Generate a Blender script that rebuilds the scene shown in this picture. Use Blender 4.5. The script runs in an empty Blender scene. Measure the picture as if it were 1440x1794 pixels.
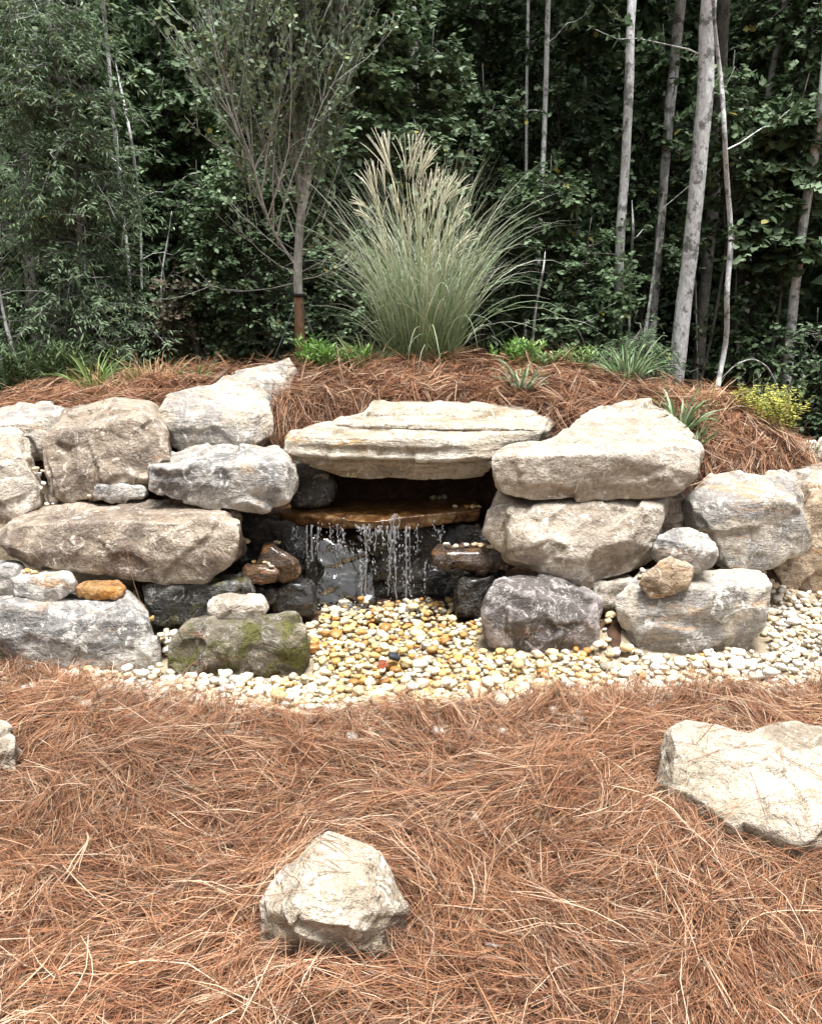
import bpy, bmesh, math, random
import numpy as np
from mathutils import Vector

R = math.radians
SC = bpy.context.scene
COL = SC.collection
rng = np.random.default_rng(7)
random.seed(7)

# ------------------------------------------------------------------ camera
FPX, CXP, CYP = 1390.0, 720.0, 897.0          # focal length in photo pixels
PITCH = R(15.2)
CAM = np.array((0.0, 0.0, 1.55))
cam = bpy.data.cameras.new('camera')
cam.sensor_fit = 'HORIZONTAL'; cam.sensor_width = 36.0
cam.lens = FPX / 1440 * 36.0
cam.clip_start = 0.05; cam.clip_end = 2000
camo = bpy.data.objects.new('camera', cam); COL.objects.link(camo)
camo.location = CAM; camo.rotation_euler = (R(90) - PITCH, 0, 0)
SC.camera = camo

# ------------------------------------------------------------------ light
SUN_EL, SUN_AZ = R(81), R(138)                 # azimuth measured from +Y towards +X
world = bpy.data.worlds.new('World'); SC.world = world; world.use_nodes = True
wn, wl = world.node_tree.nodes, world.node_tree.links
wn.clear()
sky = wn.new('ShaderNodeTexSky'); sky.sky_type = 'NISHITA'; sky.sun_disc = False
sky.sun_elevation = SUN_EL; sky.sun_rotation = SUN_AZ
sky.air_density = 1.0; sky.dust_density = 6.0; sky.ozone_density = 1.0
hsv = wn.new('ShaderNodeHueSaturation'); hsv.inputs['Saturation'].default_value = 0.2
bg = wn.new('ShaderNodeBackground'); bg.inputs['Strength'].default_value = 0.052
wo = wn.new('ShaderNodeOutputWorld')
wl.new(sky.outputs[0], hsv.inputs['Color']); wl.new(hsv.outputs[0], bg.inputs['Color']); wl.new(bg.outputs[0], wo.inputs[0])
sun = bpy.data.lights.new('sun', 'SUN'); sun.energy = 2.7; sun.angle = R(24); sun.color = (1.0, 0.985, 0.965)
suno = bpy.data.objects.new('sun', sun); COL.objects.link(suno)
sd = Vector((math.sin(SUN_AZ) * math.cos(SUN_EL), math.cos(SUN_AZ) * math.cos(SUN_EL), math.sin(SUN_EL)))
suno.rotation_euler = sd.to_track_quat('Z', 'Y').to_euler(); suno.location = (0, 0, 20)

SC.render.engine = 'CYCLES'
SC.view_settings.view_transform = 'Standard'; SC.view_settings.look = 'None'
SC.view_settings.gamma = 1.0; SC.view_settings.use_curve_mapping = False
SC.view_settings.exposure = 1.62
SC.cycles.max_bounces = 6; SC.cycles.diffuse_bounces = 3; SC.cycles.glossy_bounces = 3
SC.cycles.transmission_bounces = 5; SC.cycles.transparent_max_bounces = 6
SC.cycles.use_denoising = True
try:
    SC.cycles.denoiser = 'OPENIMAGEDENOISE'
    SC.cycles.denoising_input_passes = 'RGB_ALBEDO_NORMAL'
except Exception:
    pass
SC.cycles.use_adaptive_sampling = True; SC.cycles.adaptive_threshold = 0.02
SC.cycles.caustics_reflective = False; SC.cycles.caustics_refractive = False
SC.cycles.use_light_tree = False

# ------------------------------------------------------------------ helpers
FW = np.array((0, math.cos(PITCH), -math.sin(PITCH))); UP = np.array((0, math.sin(PITCH), math.cos(PITCH)))
def at(px, py, Y):
    """world point that stands at distance Y in front of the photographer and shows at a photo pixel"""
    d = FW + (px - CXP) / FPX * np.array((1, 0, 0)) + (CYP - py) / FPX * UP
    return CAM + d * (Y / d[1])
def ongr(px, py, z=0.0):
    d = FW + (px - CXP) / FPX * np.array((1, 0, 0)) + (CYP - py) / FPX * UP
    return CAM + d * ((z - CAM[2]) / d[2])
def topx(P):
    """photo pixel of world points (n,3)"""
    q = np.asarray(P, float) - CAM
    f = q @ FW
    return CXP + FPX * q[..., 0] / f, CYP - FPX * (q @ UP) / f, f
def sstep(a, b, x):
    t = np.clip((x - a) / (b - a), 0, 1); return t * t * (3 - 2 * t)

_perm = np.random.default_rng(3).permutation(256); _perm = np.concatenate([_perm, _perm, _perm])
_g3 = np.random.default_rng(4).normal(size=(256, 3)); _g3 /= np.linalg.norm(_g3, axis=1)[:, None]
def pnoise(p):
    p = np.asarray(p, float); i = np.floor(p).astype(int); f = p - i; i &= 255
    u = f * f * f * (f * (f * 6 - 15) + 10); out = 0
    for dx in (0, 1):
        for dy in (0, 1):
            for dz in (0, 1):
                h = _perm[_perm[_perm[i[..., 0] + dx] + i[..., 1] + dy] + i[..., 2] + dz]
                g = _g3[h]; d = f - np.array((dx, dy, dz))
                w = (u[..., 0] if dx else 1 - u[..., 0]) * (u[..., 1] if dy else 1 - u[..., 1]) * (u[..., 2] if dz else 1 - u[..., 2])
                out = out + w * np.sum(g * d, -1)
    return out * 1.4
def fbm(p, octs=4, gain=0.5):
    p = np.asarray(p, float); a, s, o = 1.0, 1.0, 0
    for k in range(octs):
        o = o + a * pnoise(p * s + 17.3 * k); a *= gain; s *= 2.03
    return o
def xy0(x, y, s=1.0, off=0.0):
    x, y = np.broadcast_arrays(np.asarray(x, float), np.asarray(y, float))
    return np.stack([x * s + off, y * s - off, np.full(x.shape, 0.37 + off)], -1)

def mesh_arr(name, V, F, cols=None, smooth=True):
    """mesh from vertex array (n,3) and a list of face-index arrays (each (m,k))"""
    me = bpy.data.meshes.new(name)
    V = np.ascontiguousarray(V, np.float32)
    F = [np.asarray(f, np.int32) for f in (F if isinstance(F, list) else [F]) if len(f)]
    tot = np.concatenate([np.full(len(f), f.shape[1], np.int32) for f in F])
    loops = np.concatenate([f.ravel() for f in F])
    me.vertices.add(len(V)); me.vertices.foreach_set('co', V.ravel())
    me.loops.add(len(loops)); me.loops.foreach_set('vertex_index', loops)
    me.polygons.add(len(tot))
    me.polygons.foreach_set('loop_start', np.concatenate([[0], np.cumsum(tot)[:-1]]).astype(np.int32))
    me.polygons.foreach_set('use_smooth', np.full(len(tot), smooth))
    me.update(calc_edges=True)
    if cols is not None:
        a = me.color_attributes.new('Col', 'FLOAT_COLOR', 'POINT')
        c = np.ones((len(V), 4), np.float32); c[:, :3] = cols
        a.data.foreach_set('color', c.ravel())
    return me
def link(name, me, mat=None, parent=None, loc=None):
    o = bpy.data.objects.new(name, me); COL.objects.link(o)
    if mat is not None and me is not None and not me.materials: me.materials.append(mat)
    if parent is not None: o.parent = parent
    if loc is not None: o.location = tuple(float(c) for c in loc)
    return o
def tag(o, label=None, cat=None, group=None, kind=None):
    if label: o['label'] = label
    if cat: o['category'] = cat
    if group: o['group'] = group
    if kind: o['kind'] = kind
    return o
def empty(name, loc, label, cat, group=None):
    o = bpy.data.objects.new(name, None); COL.objects.link(o)
    o.empty_display_size = 0.1; o.location = tuple(float(c) for c in loc)
    return tag(o, label, cat, group)

class MB:
    """collects tubes, blades and leaves (world or local coordinates) into one mesh"""
    def __init__(s): s.V = []; s.C = []; s.F = {}; s.n = 0
    def add(s, V, F, col=(1, 1, 1)):
        V = np.asarray(V, float); F = np.asarray(F)
        s.V.append(V); c = np.asarray(col, float)
        s.C.append(np.broadcast_to(c, (len(V), 3)) if c.ndim == 1 else c)
        s.F.setdefault(F.shape[1], []).append(F + s.n); s.n += len(V)
    def tube(s, P, rad, sides=6, col=(1, 1, 1), cap=True):
        P = np.asarray(P, float); n = len(P); rad = np.broadcast_to(np.asarray(rad, float), (n,))
        T = np.gradient(P, axis=0); T /= np.linalg.norm(T, axis=1)[:, None] + 1e-9
        ref = np.array((0.31, 0.9, 0.17)) if abs(T[:, 2]).mean() > .6 else np.array((0.05, 0.1, 1.0))
        A = np.cross(T, ref); A /= np.linalg.norm(A, axis=1)[:, None] + 1e-9; B = np.cross(T, A)
        th = np.linspace(0, 2 * np.pi, sides, endpoint=False)
        V = P[:, None] + rad[:, None, None] * (np.cos(th)[None, :, None] * A[:, None] + np.sin(th)[None, :, None] * B[:, None])
        i = np.arange(n - 1)[:, None] * sides; j = np.arange(sides)[None]; k = (j + 1) % sides
        F = np.stack([i + j, i + k, i + sides + k, i + sides + j], -1).reshape(-1, 4)
        s.add(V.reshape(-1, 3), F, col)
        if cap: s.F.setdefault(sides, []).append((np.arange(sides) + (n - 1) * sides + s.n - n * sides)[None])
    def build(s, name, mat, parent=None, origin=(0, 0, 0), smooth=True, cols=True, loc=None):
        V = np.concatenate(s.V) - np.asarray(origin, float)
        me = mesh_arr(name, V, [np.concatenate(f) for f in s.F.values()], np.concatenate(s.C) if cols else None, smooth)
        return link(name, me, mat, parent, loc)

# ---- node helper
def nmat(name):
    m = bpy.data.materials.new(name); m.use_nodes = True
    nt = m.node_tree; nt.nodes.clear()
    def N(t, **kw):
        n = nt.nodes.new(t)
        for k, v in kw.items():
            if k in n.inputs.keys():
                n.inputs[k].default_value = v
            else: setattr(n, k, v)
        return n
    def L(a, b): nt.links.new(a, b)
    out = N('ShaderNodeOutputMaterial')
    return m, N, L, out
def ramp(N, L, src, stops, interp='LINEAR'):
    r = N('ShaderNodeValToRGB'); e = r.color_ramp.elements; r.color_ramp.interpolation = interp
    while len(e) < len(stops): e.new(0.5)
    for k, (p, c) in enumerate(stops):
        e[k].position = p; e[k].color = (*c, 1) if hasattr(c, '__len__') else (c, c, c, 1)
    L(src, r.inputs[0]); return r.outputs[0]
def mixc(N, L, fac, a, b, mode='MIX'):
    m = N('ShaderNodeMix'); m.data_type = 'RGBA'; m.blend_type = mode
    for sock, v in ((m.inputs[0], fac), (m.inputs[6], a), (m.inputs[7], b)):
        if hasattr(v, 'links') or hasattr(v, 'is_linked'): L(v, sock)
        else: sock.default_value = v if not hasattr(v, '__len__') else (*v, 1)
    return m.outputs[2]

# ------------------------------------------------------------------ materials
def rock_mat(name, lo, hi, dark=(.16, .15, .15), dark_amt=.3, rust=(.42, .2, .07), rust_amt=.15, pale_amt=.3,
             wet=0.0, moss=0.0, strata=1.0, bump=1.0, rough=.82):
    lo, hi, dark = (tuple(x * .87 for x in q) for q in (lo, hi, dark))
    m, N, L, out = nmat(name)
    tc = N('ShaderNodeTexCoord'); oi = N('ShaderNodeObjectInfo')
    mul = N('ShaderNodeMath', operation='MULTIPLY'); mul.inputs[1].default_value = 37.0; L(oi.outputs['Random'], mul.inputs[0])
    va = N('ShaderNodeVectorMath', operation='ADD'); L(tc.outputs['Object'], va.inputs[0]); L(mul.outputs[0], va.inputs[1])
    P = va.outputs[0]
    mp = N('ShaderNodeMapping'); mp.inputs['Rotation'].default_value = (.22, .16, 0); mp.inputs['Scale'].default_value = (1, 1, 1 + 4.5 * strata); L(P, mp.inputs[0])
    def noise(vec, sc, det=6, ro=.6, dist=0.0):
        n = N('ShaderNodeTexNoise'); n.inputs['Scale'].default_value = sc; n.inputs['Detail'].default_value = det
        n.inputs['Roughness'].default_value = ro; n.inputs['Distortion'].default_value = dist; L(vec, n.inputs['Vector']); return n.outputs['Fac']
    n1 = noise(P, 4.2, 6, .68, .4)
    c = mixc(N, L, ramp(N, L, n1, [(.36, 0.0), (.64, 1.0)]), lo, hi)
    n1b = noise(mp.outputs[0], 5.0, 4, .65, .5)
    c = mixc(N, L, ramp(N, L, n1b, [(.42, 0.0), (.72, .55)]), c, tuple(x * .62 for x in lo))
    n2 = noise(P, 2.3, 5, .62, 1.1)
    c = mixc(N, L, ramp(N, L, n2, [(.60 - .22 * dark_amt, 0.0), (.68 - .22 * dark_amt, .85)]), c, dark)
    n3 = noise(mp.outputs[0], 2.0, 4, .66, .9)
    c = mixc(N, L, ramp(N, L, n3, [(.665 - .2 * rust_amt, 0.0), (.74 - .2 * rust_amt, .75)]), c, rust)
    # pale scrapes, lime veins and chips
    n4 = noise(P, 13, 3, .6, 1.6)
    c = mixc(N, L, ramp(N, L, n4, [(.64 - .1 * pale_amt, 0.0), (.70 - .1 * pale_amt, .75)]), c, tuple(min(.8, x * 1.25 + .12) for x in hi))
    n5 = noise(P, 3.4, 5, .66, 1.5)
    vein = ramp(N, L, n5, [(.488, 0.0), (.4985, .7 * pale_amt + .1), (.509, 0.0)])
    c = mixc(N, L, vein, c, (.74, .70, .64))
    n6 = noise(P, 2.6, 5, .7, 2.0)
    crack = ramp(N, L, n6, [(.494, 0.0), (.5, .75), (.506, 0.0)])
    c = mixc(N, L, crack, c, tuple(x * .33 for x in lo))
    n7 = noise(P, 55, 2, .7)
    c = mixc(N, L, 1.0, c, ramp(N, L, n7, [(.25, .62), (.5, .98), (.8, 1.2)]), 'MULTIPLY')
    ge = N('ShaderNodeNewGeometry')
    c = mixc(N, L, ramp(N, L, ge.outputs['Pointiness'], [(.515, 0.0), (.57, 0.0 if wet else .55)]), c, tuple(min(.8, x * 1.2 + .1) for x in hi))
    if moss:
        n8 = noise(P, 5.5, 8, .7, .5)
        sx = N('ShaderNodeSeparateXYZ'); L(tc.outputs['Object'], sx.inputs[0])
        mm = ramp(N, L, n8, [(.56 - .2 * moss, 0.0), (.66 - .2 * moss, 1.0)])
        n9 = noise(P, 60, 3, .6)
        c = mixc(N, L, mm, c, ramp(N, L, n9, [(.3, (.035, .038, .01)), (.7, (.15, .14, .04))]))
    b = N('ShaderNodeBsdfPrincipled'); L(c, b.inputs['Base Color'])
    b.inputs['Specular IOR Level'].default_value = .3 if not wet else .45
    if wet:
        L(ramp(N, L, noise(P, 6, 4), [(.35, rough * .25), (.7, rough)]), b.inputs['Roughness'])
        b.inputs['Coat Weight'].default_value = wet; b.inputs['Coat Roughness'].default_value = .08
    else: b.inputs['Roughness'].default_value = rough
    h1 = noise(P, 9, 6, .7, .3); h2 = noise(mp.outputs[0], 9, 4, .6, .6); h3 = noise(P, 70, 2, .65)
    def bmp(h, st, di, prev=None):
        q = N('ShaderNodeBump'); q.inputs['Strength'].default_value = st; q.inputs['Distance'].default_value = di; L(h, q.inputs['Height'])
        if prev is not None: L(prev, q.inputs['Normal'])
        return q.outputs[0]
    nb = bmp(h1, .95 * bump, .05); nb = bmp(h2, .5 * bump * strata, .03, nb); nb = bmp(h3, .5 * bump, .006, nb)
    inv = N('ShaderNodeMath', operation='SUBTRACT'); inv.inputs[0].default_value = 1.0; L(crack, inv.inputs[1])
    nb = bmp(inv.outputs[0], .4 * bump, .006, nb)
    L(nb, b.inputs['Normal']); L(b.outputs[0], out.inputs[0])
    return m
M = {}
M['cream'] = rock_mat('cream_sandstone', (.48, .40, .30), (.68, .615, .515), dark=(.36, .275, .17), dark_amt=.1, rust=(.52, .33, .13), rust_amt=.35, pale_amt=.3, strata=1.3)
M['creamrock'] = rock_mat('cream_fieldstone', (.42, .345, .245), (.655, .58, .475), dark=(.29, .235, .175), dark_amt=.35, rust=(.50, .34, .18), rust_amt=.3, pale_amt=.4, strata=.35)
M['tan'] = rock_mat('tan_fieldstone', (.46, .375, .285), (.69, .615, .52), dark=(.33, .27, .21), dark_amt=.35, rust=(.45, .27, .15), rust_amt=.15, pale_amt=.45, strata=.5)
M['brown'] = rock_mat('grey_brown_fieldstone', (.29, .225, .165), (.54, .455, .36), dark=(.20, .155, .12), dark_amt=.5, rust=(.40, .22, .12), rust_amt=.1, pale_amt=.5, strata=.4)
M['grey'] = rock_mat('blue_grey_fieldstone', (.37, .34, .30), (.64, .60, .545), dark=(.20, .193, .187), dark_amt=.5, rust=(.46, .27, .12), rust_amt=.25, pale_amt=.6, strata=.8)
M['mixed'] = rock_mat('cream_grey_fieldstone', (.49, .41, .31), (.71, .64, .545), dark=(.31, .29, .275), dark_amt=.6, rust=(.50, .30, .16), rust_amt=.35, pale_amt=.5, strata=1.0)
M['ochre'] = rock_mat('ochre_fieldstone', (.34, .235, .14), (.56, .44, .32), dark=(.24, .17, .11), dark_amt=.3, rust=(.46, .22, .06), rust_amt=.55, pale_amt=.3, strata=.7)
M['rust'] = rock_mat('rusty_stone', (.27, .12, .035), (.44, .25, .09), dark=(.13, .08, .05), dark_amt=.45, rust=(.50, .20, .03), rust_amt=.8, pale_amt=.05, strata=.8)
M['purple'] = rock_mat('purple_grey_fieldstone', (.24, .20, .185), (.44, .39, .37), dark=(.11, .095, .088), dark_amt=.6, rust=(.30, .13, .12), rust_amt=.3, pale_amt=.6, strata=.5)
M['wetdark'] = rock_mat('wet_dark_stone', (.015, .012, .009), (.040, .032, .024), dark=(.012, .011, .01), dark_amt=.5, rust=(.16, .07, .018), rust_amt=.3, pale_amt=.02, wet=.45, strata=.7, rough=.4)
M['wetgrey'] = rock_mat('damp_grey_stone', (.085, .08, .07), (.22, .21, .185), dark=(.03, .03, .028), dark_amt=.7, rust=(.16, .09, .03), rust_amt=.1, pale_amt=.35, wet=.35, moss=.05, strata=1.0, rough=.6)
M['wetrust'] = rock_mat('wet_rusty_stone', (.085, .042, .017), (.18, .098, .045), dark=(.035, .02, .012), dark_amt=.45, rust=(.25, .10, .02), rust_amt=.5, pale_amt=.1, wet=.35, strata=.9, rough=.6)
M['moss'] = rock_mat('mossy_stone', (.14, .115, .08), (.31, .27, .205), dark=(.08, .065, .048), dark_amt=.6, rust=(.24, .09, .035), rust_amt=.3, pale_amt=.3, moss=.40, strata=.6)

def simple_rock_film():
    m, N, L, out = nmat('wet_shelf_stone')
    tc = N('ShaderNodeTexCoord')
    n = N('ShaderNodeTexNoise'); n.inputs['Scale'].default_value = 14; n.inputs['Detail'].default_value = 7; n.inputs['Distortion'].default_value = 1.2; L(tc.outputs['Object'], n.inputs['Vector'])
    c = ramp(N, L, n.outputs['Fac'], [(.32, (.045, .018, .006)), (.5, (.13, .058, .017)), (.62, (.24, .14, .055)), (.72, (.36, .27, .16))])
    w = N('ShaderNodeTexNoise'); w.inputs['Scale'].default_value = 14; w.inputs['Detail'].default_value = 3; L(tc.outputs['Object'], w.inputs['Vector'])
    bu = N('ShaderNodeBump'); bu.inputs['Strength'].default_value = .35; bu.inputs['Distance'].default_value = .03; L(w.outputs['Fac'], bu.inputs['Height'])
    b = N('ShaderNodeBsdfPrincipled'); L(c, b.inputs['Base Color']); b.inputs['Roughness'].default_value = .35
    b.inputs['Coat Weight'].default_value = .5; b.inputs['Coat Roughness'].default_value = .12
    L(bu.outputs[0], b.inputs['Coat Normal']); L(bu.outputs[0], b.inputs['Normal']); L(b.outputs[0], out.inputs[0]); return m
M['shelf'] = simple_rock_film()
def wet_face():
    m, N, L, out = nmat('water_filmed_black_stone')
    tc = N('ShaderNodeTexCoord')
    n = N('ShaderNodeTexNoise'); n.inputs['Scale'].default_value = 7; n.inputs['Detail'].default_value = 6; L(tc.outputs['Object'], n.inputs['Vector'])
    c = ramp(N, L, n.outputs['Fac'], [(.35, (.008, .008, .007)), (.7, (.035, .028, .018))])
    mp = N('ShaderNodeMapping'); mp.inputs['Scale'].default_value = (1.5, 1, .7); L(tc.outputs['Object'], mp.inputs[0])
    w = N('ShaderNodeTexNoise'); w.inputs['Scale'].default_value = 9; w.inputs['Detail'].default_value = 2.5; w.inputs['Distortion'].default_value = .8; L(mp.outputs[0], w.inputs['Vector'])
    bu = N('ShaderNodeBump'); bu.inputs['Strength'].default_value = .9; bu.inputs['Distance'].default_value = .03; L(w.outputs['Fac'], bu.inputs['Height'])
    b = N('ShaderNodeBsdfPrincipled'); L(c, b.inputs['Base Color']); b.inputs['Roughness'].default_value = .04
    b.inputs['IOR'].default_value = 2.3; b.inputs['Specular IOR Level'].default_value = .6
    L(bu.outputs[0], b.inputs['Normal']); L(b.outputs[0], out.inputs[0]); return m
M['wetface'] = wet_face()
def col_mat(name, rough=.7, transl=0.0, spec=.3, src='Col', jitter=0.0, coat=0.0, bump=0.0):
    m, N, L, out = nmat(name)
    if src == 'Col':
        a = N('ShaderNodeAttribute'); a.attribute_name = 'Col'; c = a.outputs['Color']
    else:
        a = N('ShaderNodeObjectInfo'); c = a.outputs['Color']
    tc = N('ShaderNodeTexCoord')
    if jitter:
        n = N('ShaderNodeTexNoise'); n.inputs['Scale'].default_value = jitter; n.inputs['Detail'].default_value = 5; L(tc.outputs['Object'], n.inputs['Vector'])
        c = mixc(N, L, 1.0, c, ramp(N, L, n.outputs['Fac'], [(.3, .7), (.7, 1.18)]), 'MULTIPLY')
    b = N('ShaderNodeBsdfPrincipled'); L(c, b.inputs['Base Color']); b.inputs['Roughness'].default_value = rough
    b.inputs['Specular IOR Level'].default_value = spec
    if coat: b.inputs['Coat Weight'].default_value = coat; b.inputs['Coat Roughness'].default_value = .12
    if bump:
        n = N('ShaderNodeTexNoise'); n.inputs['Scale'].default_value = bump; n.inputs['Detail'].default_value = 6; L(tc.outputs['Object'], n.inputs['Vector'])
        q = N('ShaderNodeBump'); q.inputs['Strength'].default_value = .6; q.inputs['Distance'].default_value = .02; L(n.outputs['Fac'], q.inputs['Height']); L(q.outputs[0], b.inputs['Normal'])
    if transl:
        t = N('ShaderNodeBsdfTranslucent'); L(c, t.inputs['Color'])
        x = N('ShaderNodeMixShader'); x.inputs[0].default_value = transl; L(b.outputs[0], x.inputs[1]); L(t.outputs[0], x.inputs[2]); L(x.outputs[0], out.inputs[0])
    else: L(b.outputs[0], out.inputs[0])
    return m
M['straw'] = col_mat('pine_straw', .6, 0, .25)
M['leaf'] = col_mat('tree_leaf', .58, .22, .25)
M['blade'] = col_mat('grass_blade', .5, .2, .3)
M['pebble'] = col_mat('river_pebble', .55, 0, .35, src='obj', jitter=30)
M['pebbles'] = col_mat('river_pebbles', .55, 0, .35, jitter=30)
M['wetpebble'] = col_mat('wet_river_pebble', .4, 0, .4, src='obj', jitter=30, coat=.2)
M['plain'] = col_mat('painted_part', .6, 0, .3)
def bark_mat(name, lo, hi, patch, sc=1.0, amt=.5):
    m, N, L, out = nmat(name)
    tc = N('ShaderNodeTexCoord')
    mp = N('ShaderNodeMapping'); mp.inputs['Scale'].default_value = (1, 1, .35); L(tc.outputs['Object'], mp.inputs[0])
    def noise(v, s, d=7, r=.65):
        n = N('ShaderNodeTexNoise'); n.inputs['Scale'].default_value = s; n.inputs['Detail'].default_value = d; n.inputs['Roughness'].default_value = r; L(v, n.inputs['Vector']); return n.outputs['Fac']
    c = mixc(N, L, ramp(N, L, noise(mp.outputs[0], 14 * sc), [(.40, 0.0), (.60, 1.0)]), lo, hi)
    c = mixc(N, L, ramp(N, L, noise(tc.outputs['Object'], 9 * sc, 9, .72), [(.60 - .2 * amt, 0.0), (.66 - .2 * amt, .9)]), c, patch)
    c = mixc(N, L, 1.0, c, ramp(N, L, noise(mp.outputs[0], 60 * sc), [(.3, .6), (.7, 1.2)]), 'MULTIPLY')
    b = N('ShaderNodeBsdfPrincipled'); L(c, b.inputs['Base Color']); b.inputs['Roughness'].default_value = .85
    q = N('ShaderNodeBump'); q.inputs['Strength'].default_value = .8; q.inputs['Distance'].default_value = .02; L(noise(mp.outputs[0], 30 * sc), q.inputs['Height']); L(q.outputs[0], b.inputs['Normal'])
    L(b.outputs[0], out.inputs[0]); return m
M['barkpale'] = bark_mat('pale_bark', (.68, .69, .69), (.86, .87, .87), (.20, .20, .19), 1.0, .42)
M['barkgrey'] = bark_mat('grey_bark', (.34, .34, .33), (.54, .54, .53), (.09, .085, .07), 1.0, .45)
M['barkdark'] = bark_mat('dark_bark', (.08, .075, .065), (.17, .16, .14), (.05, .045, .035), 1.0, .4)
M['barkyoung'] = bark_mat('young_tree_bark', (.50, .495, .475), (.70, .695, .675), (.40, .39, .36), 1.0, .4)
M['barkred'] = bark_mat('stained_trunk_base', (.28, .15, .085), (.42, .25, .155), (.30, .22, .16), 1.0, .3)
def water_mat():
    m, N, L, out = nmat('falling_water')
    b = N('ShaderNodeBsdfPrincipled'); b.inputs['Base Color'].default_value = (.95, .97, 1, 1); b.inputs['Roughness'].default_value = .08
    b.inputs['Transmission Weight'].default_value = .7; b.inputs['IOR'].default_value = 1.33; b.inputs['Specular IOR Level'].default_value = .8
    L(b.outputs[0], out.inputs[0]); return m
M['water'] = water_mat()
def ground_mat(name, stops, sc):
    m, N, L, out = nmat(name)
    tc = N('ShaderNodeTexCoord')
    n = N('ShaderNodeTexNoise'); n.inputs['Scale'].default_value = sc; n.inputs['Detail'].default_value = 5; n.inputs['Roughness'].default_value = .7; L(tc.outputs['Object'], n.inputs['Vector'])
    b = N('ShaderNodeBsdfPrincipled'); L(ramp(N, L, n.outputs['Fac'], stops), b.inputs['Base Color']); b.inputs['Roughness'].default_value = .95
    q = N('ShaderNodeBump'); q.inputs['Strength'].default_value = .8; q.inputs['Distance'].default_value = .02; L(n.outputs['Fac'], q.inputs['Height']); L(q.outputs[0], b.inputs['Normal'])
    L(b.outputs[0], out.inputs[0]); return m
M['ground'] = ground_mat('needle_litter_soil', [(.3, (.025, .012, .007)), (.55, (.07, .033, .017)), (.8, (.14, .075, .04))], 22)
M['bed'] = ground_mat('grit_under_pebbles', [(.3, (.20, .155, .10)), (.7, (.46, .38, .27))], 40)

# ------------------------------------------------------------------ terrain
_cp = [at(*q) for q in [
    (0, 728, 5.2), (120, 712, 5.2), (200, 682, 5.2), (280, 662, 5.2), (350, 672, 5.2), (450, 670, 5.2), (540, 655, 5.2), (650, 645, 5.2),
    (740, 638, 5.2), (860, 648, 5.2), (960, 658, 5.2), (1060, 672, 5.2), (1170, 700, 5.2), (1250, 700, 4.9), (1330, 738, 4.9), (1400, 815, 4.9), (1440, 850, 4.9),
    (480, 735, 4.55), (560, 715, 4.6), (640, 705, 4.7), (760, 690, 4.8), (900, 700, 4.8), (1000, 730, 4.6), (1230, 770, 4.5), (1300, 822, 4.3), (1400, 885, 4.2), (1440, 905, 4.2),
    (100, 745, 4.7), (300, 720, 4.7), (1290, 705, 4.8)]]
for X in np.arange(-3, 3.1, .6):
    h = 1.06 - .1 * max(0, abs(X) - .8) - .12 * max(0, X)
    _cp += [np.array((X, 5.8, h)), np.array((X, 6.6, h * .72)), np.array((X, 7.6, h * .42)), np.array((X, 8.8, .2))]
for Y, a, b in ((4.3, .5, .35), (5.0, .55, .4), (6.0, .45, .35)):
    _cp += [np.array((-3.6, Y, a)), np.array((3.4, Y, b)), np.array((-5, Y, .2)), np.array((5, Y, .15))]
_cp = np.array(_cp)
def _mound(x, y):
    sh = x.shape; x = x.ravel(); y = y.ravel()
    out = np.empty_like(x)
    for s in range(0, len(x), 20000):
        d2 = (x[s:s+20000, None] - _cp[None, :, 0]) ** 2 + (y[s:s+20000, None] - _cp[None, :, 1]) ** 2
        w = np.exp(-d2 / (2 * .23 ** 2)) + 1e-3 / (d2 + .02) ** 1.5 * .02
        out[s:s+20000] = (w * _cp[None, :, 2]).sum(1) / w.sum(1)
    return out.reshape(sh)
HEAPS = [(*at(1068, 1075, 3.5)[:2], .13, .09), (*at(283, 1115, 3.36)[:2], .09, .07), (*at(1362, 1040, 3.9)[:2], .07, .12)]   # gravel heaped between the boulders
def _terrain(x, y):
    x, y = np.broadcast_arrays(np.asarray(x, float), np.asarray(y, float))
    cav = sstep(-.72, -.60, x) * (1 - sstep(.40, .5, x))
    y0 = 3.98 - .18 * sstep(1.1, 1.5, x) + .46 * cav; wd = .6 - .35 * cav
    m = _mound(x, y) * (1 - sstep(8, 11, y)) * (1 - sstep(4, 7, np.abs(x)))
    base = -.055 * sstep(2.75, 3.05, y) + .02 * fbm(xy0(x, y, .9), 2) * (y < 3.2)
    for hx, hy, hh, hr in HEAPS: base = base + hh * np.exp(-((x - hx) ** 2 + (y - hy) ** 2) / (2 * hr * hr))
    z = base + (m - base) * sstep(y0, y0 + wd, y)
    fg = 1 - sstep(2.6, 2.95, y)
    z = z + fg * (.045 * fbm(xy0(x, y, 1.5, 3.1), 2) + .02 * pnoise(xy0(x, y, 4.5, 1.0)))
    z = z + sstep(4.4, 4.7, y) * (.035 * pnoise(xy0(x, y, 2.6, 5.0)) + .02 * pnoise(xy0(x, y, 6, 2.0)))
    return z
_gx = np.concatenate([[-600, -200, -80, -40, -25, -16, -11, -8, -6, -5], np.arange(-4, 4.001, .05), [5, 6, 8, 11, 16, 25, 40, 80, 200, 600]])
_gy = np.concatenate([[-600, -200, -60, -20, -8, -3, -1, 0], np.arange(.6, 9.001, .05), [9.5, 10, 11, 12, 14, 17, 22, 30, 60, 200, 600]])
GX, GY = np.meshgrid(_gx, _gy); GZ = _terrain(GX, GY)
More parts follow.
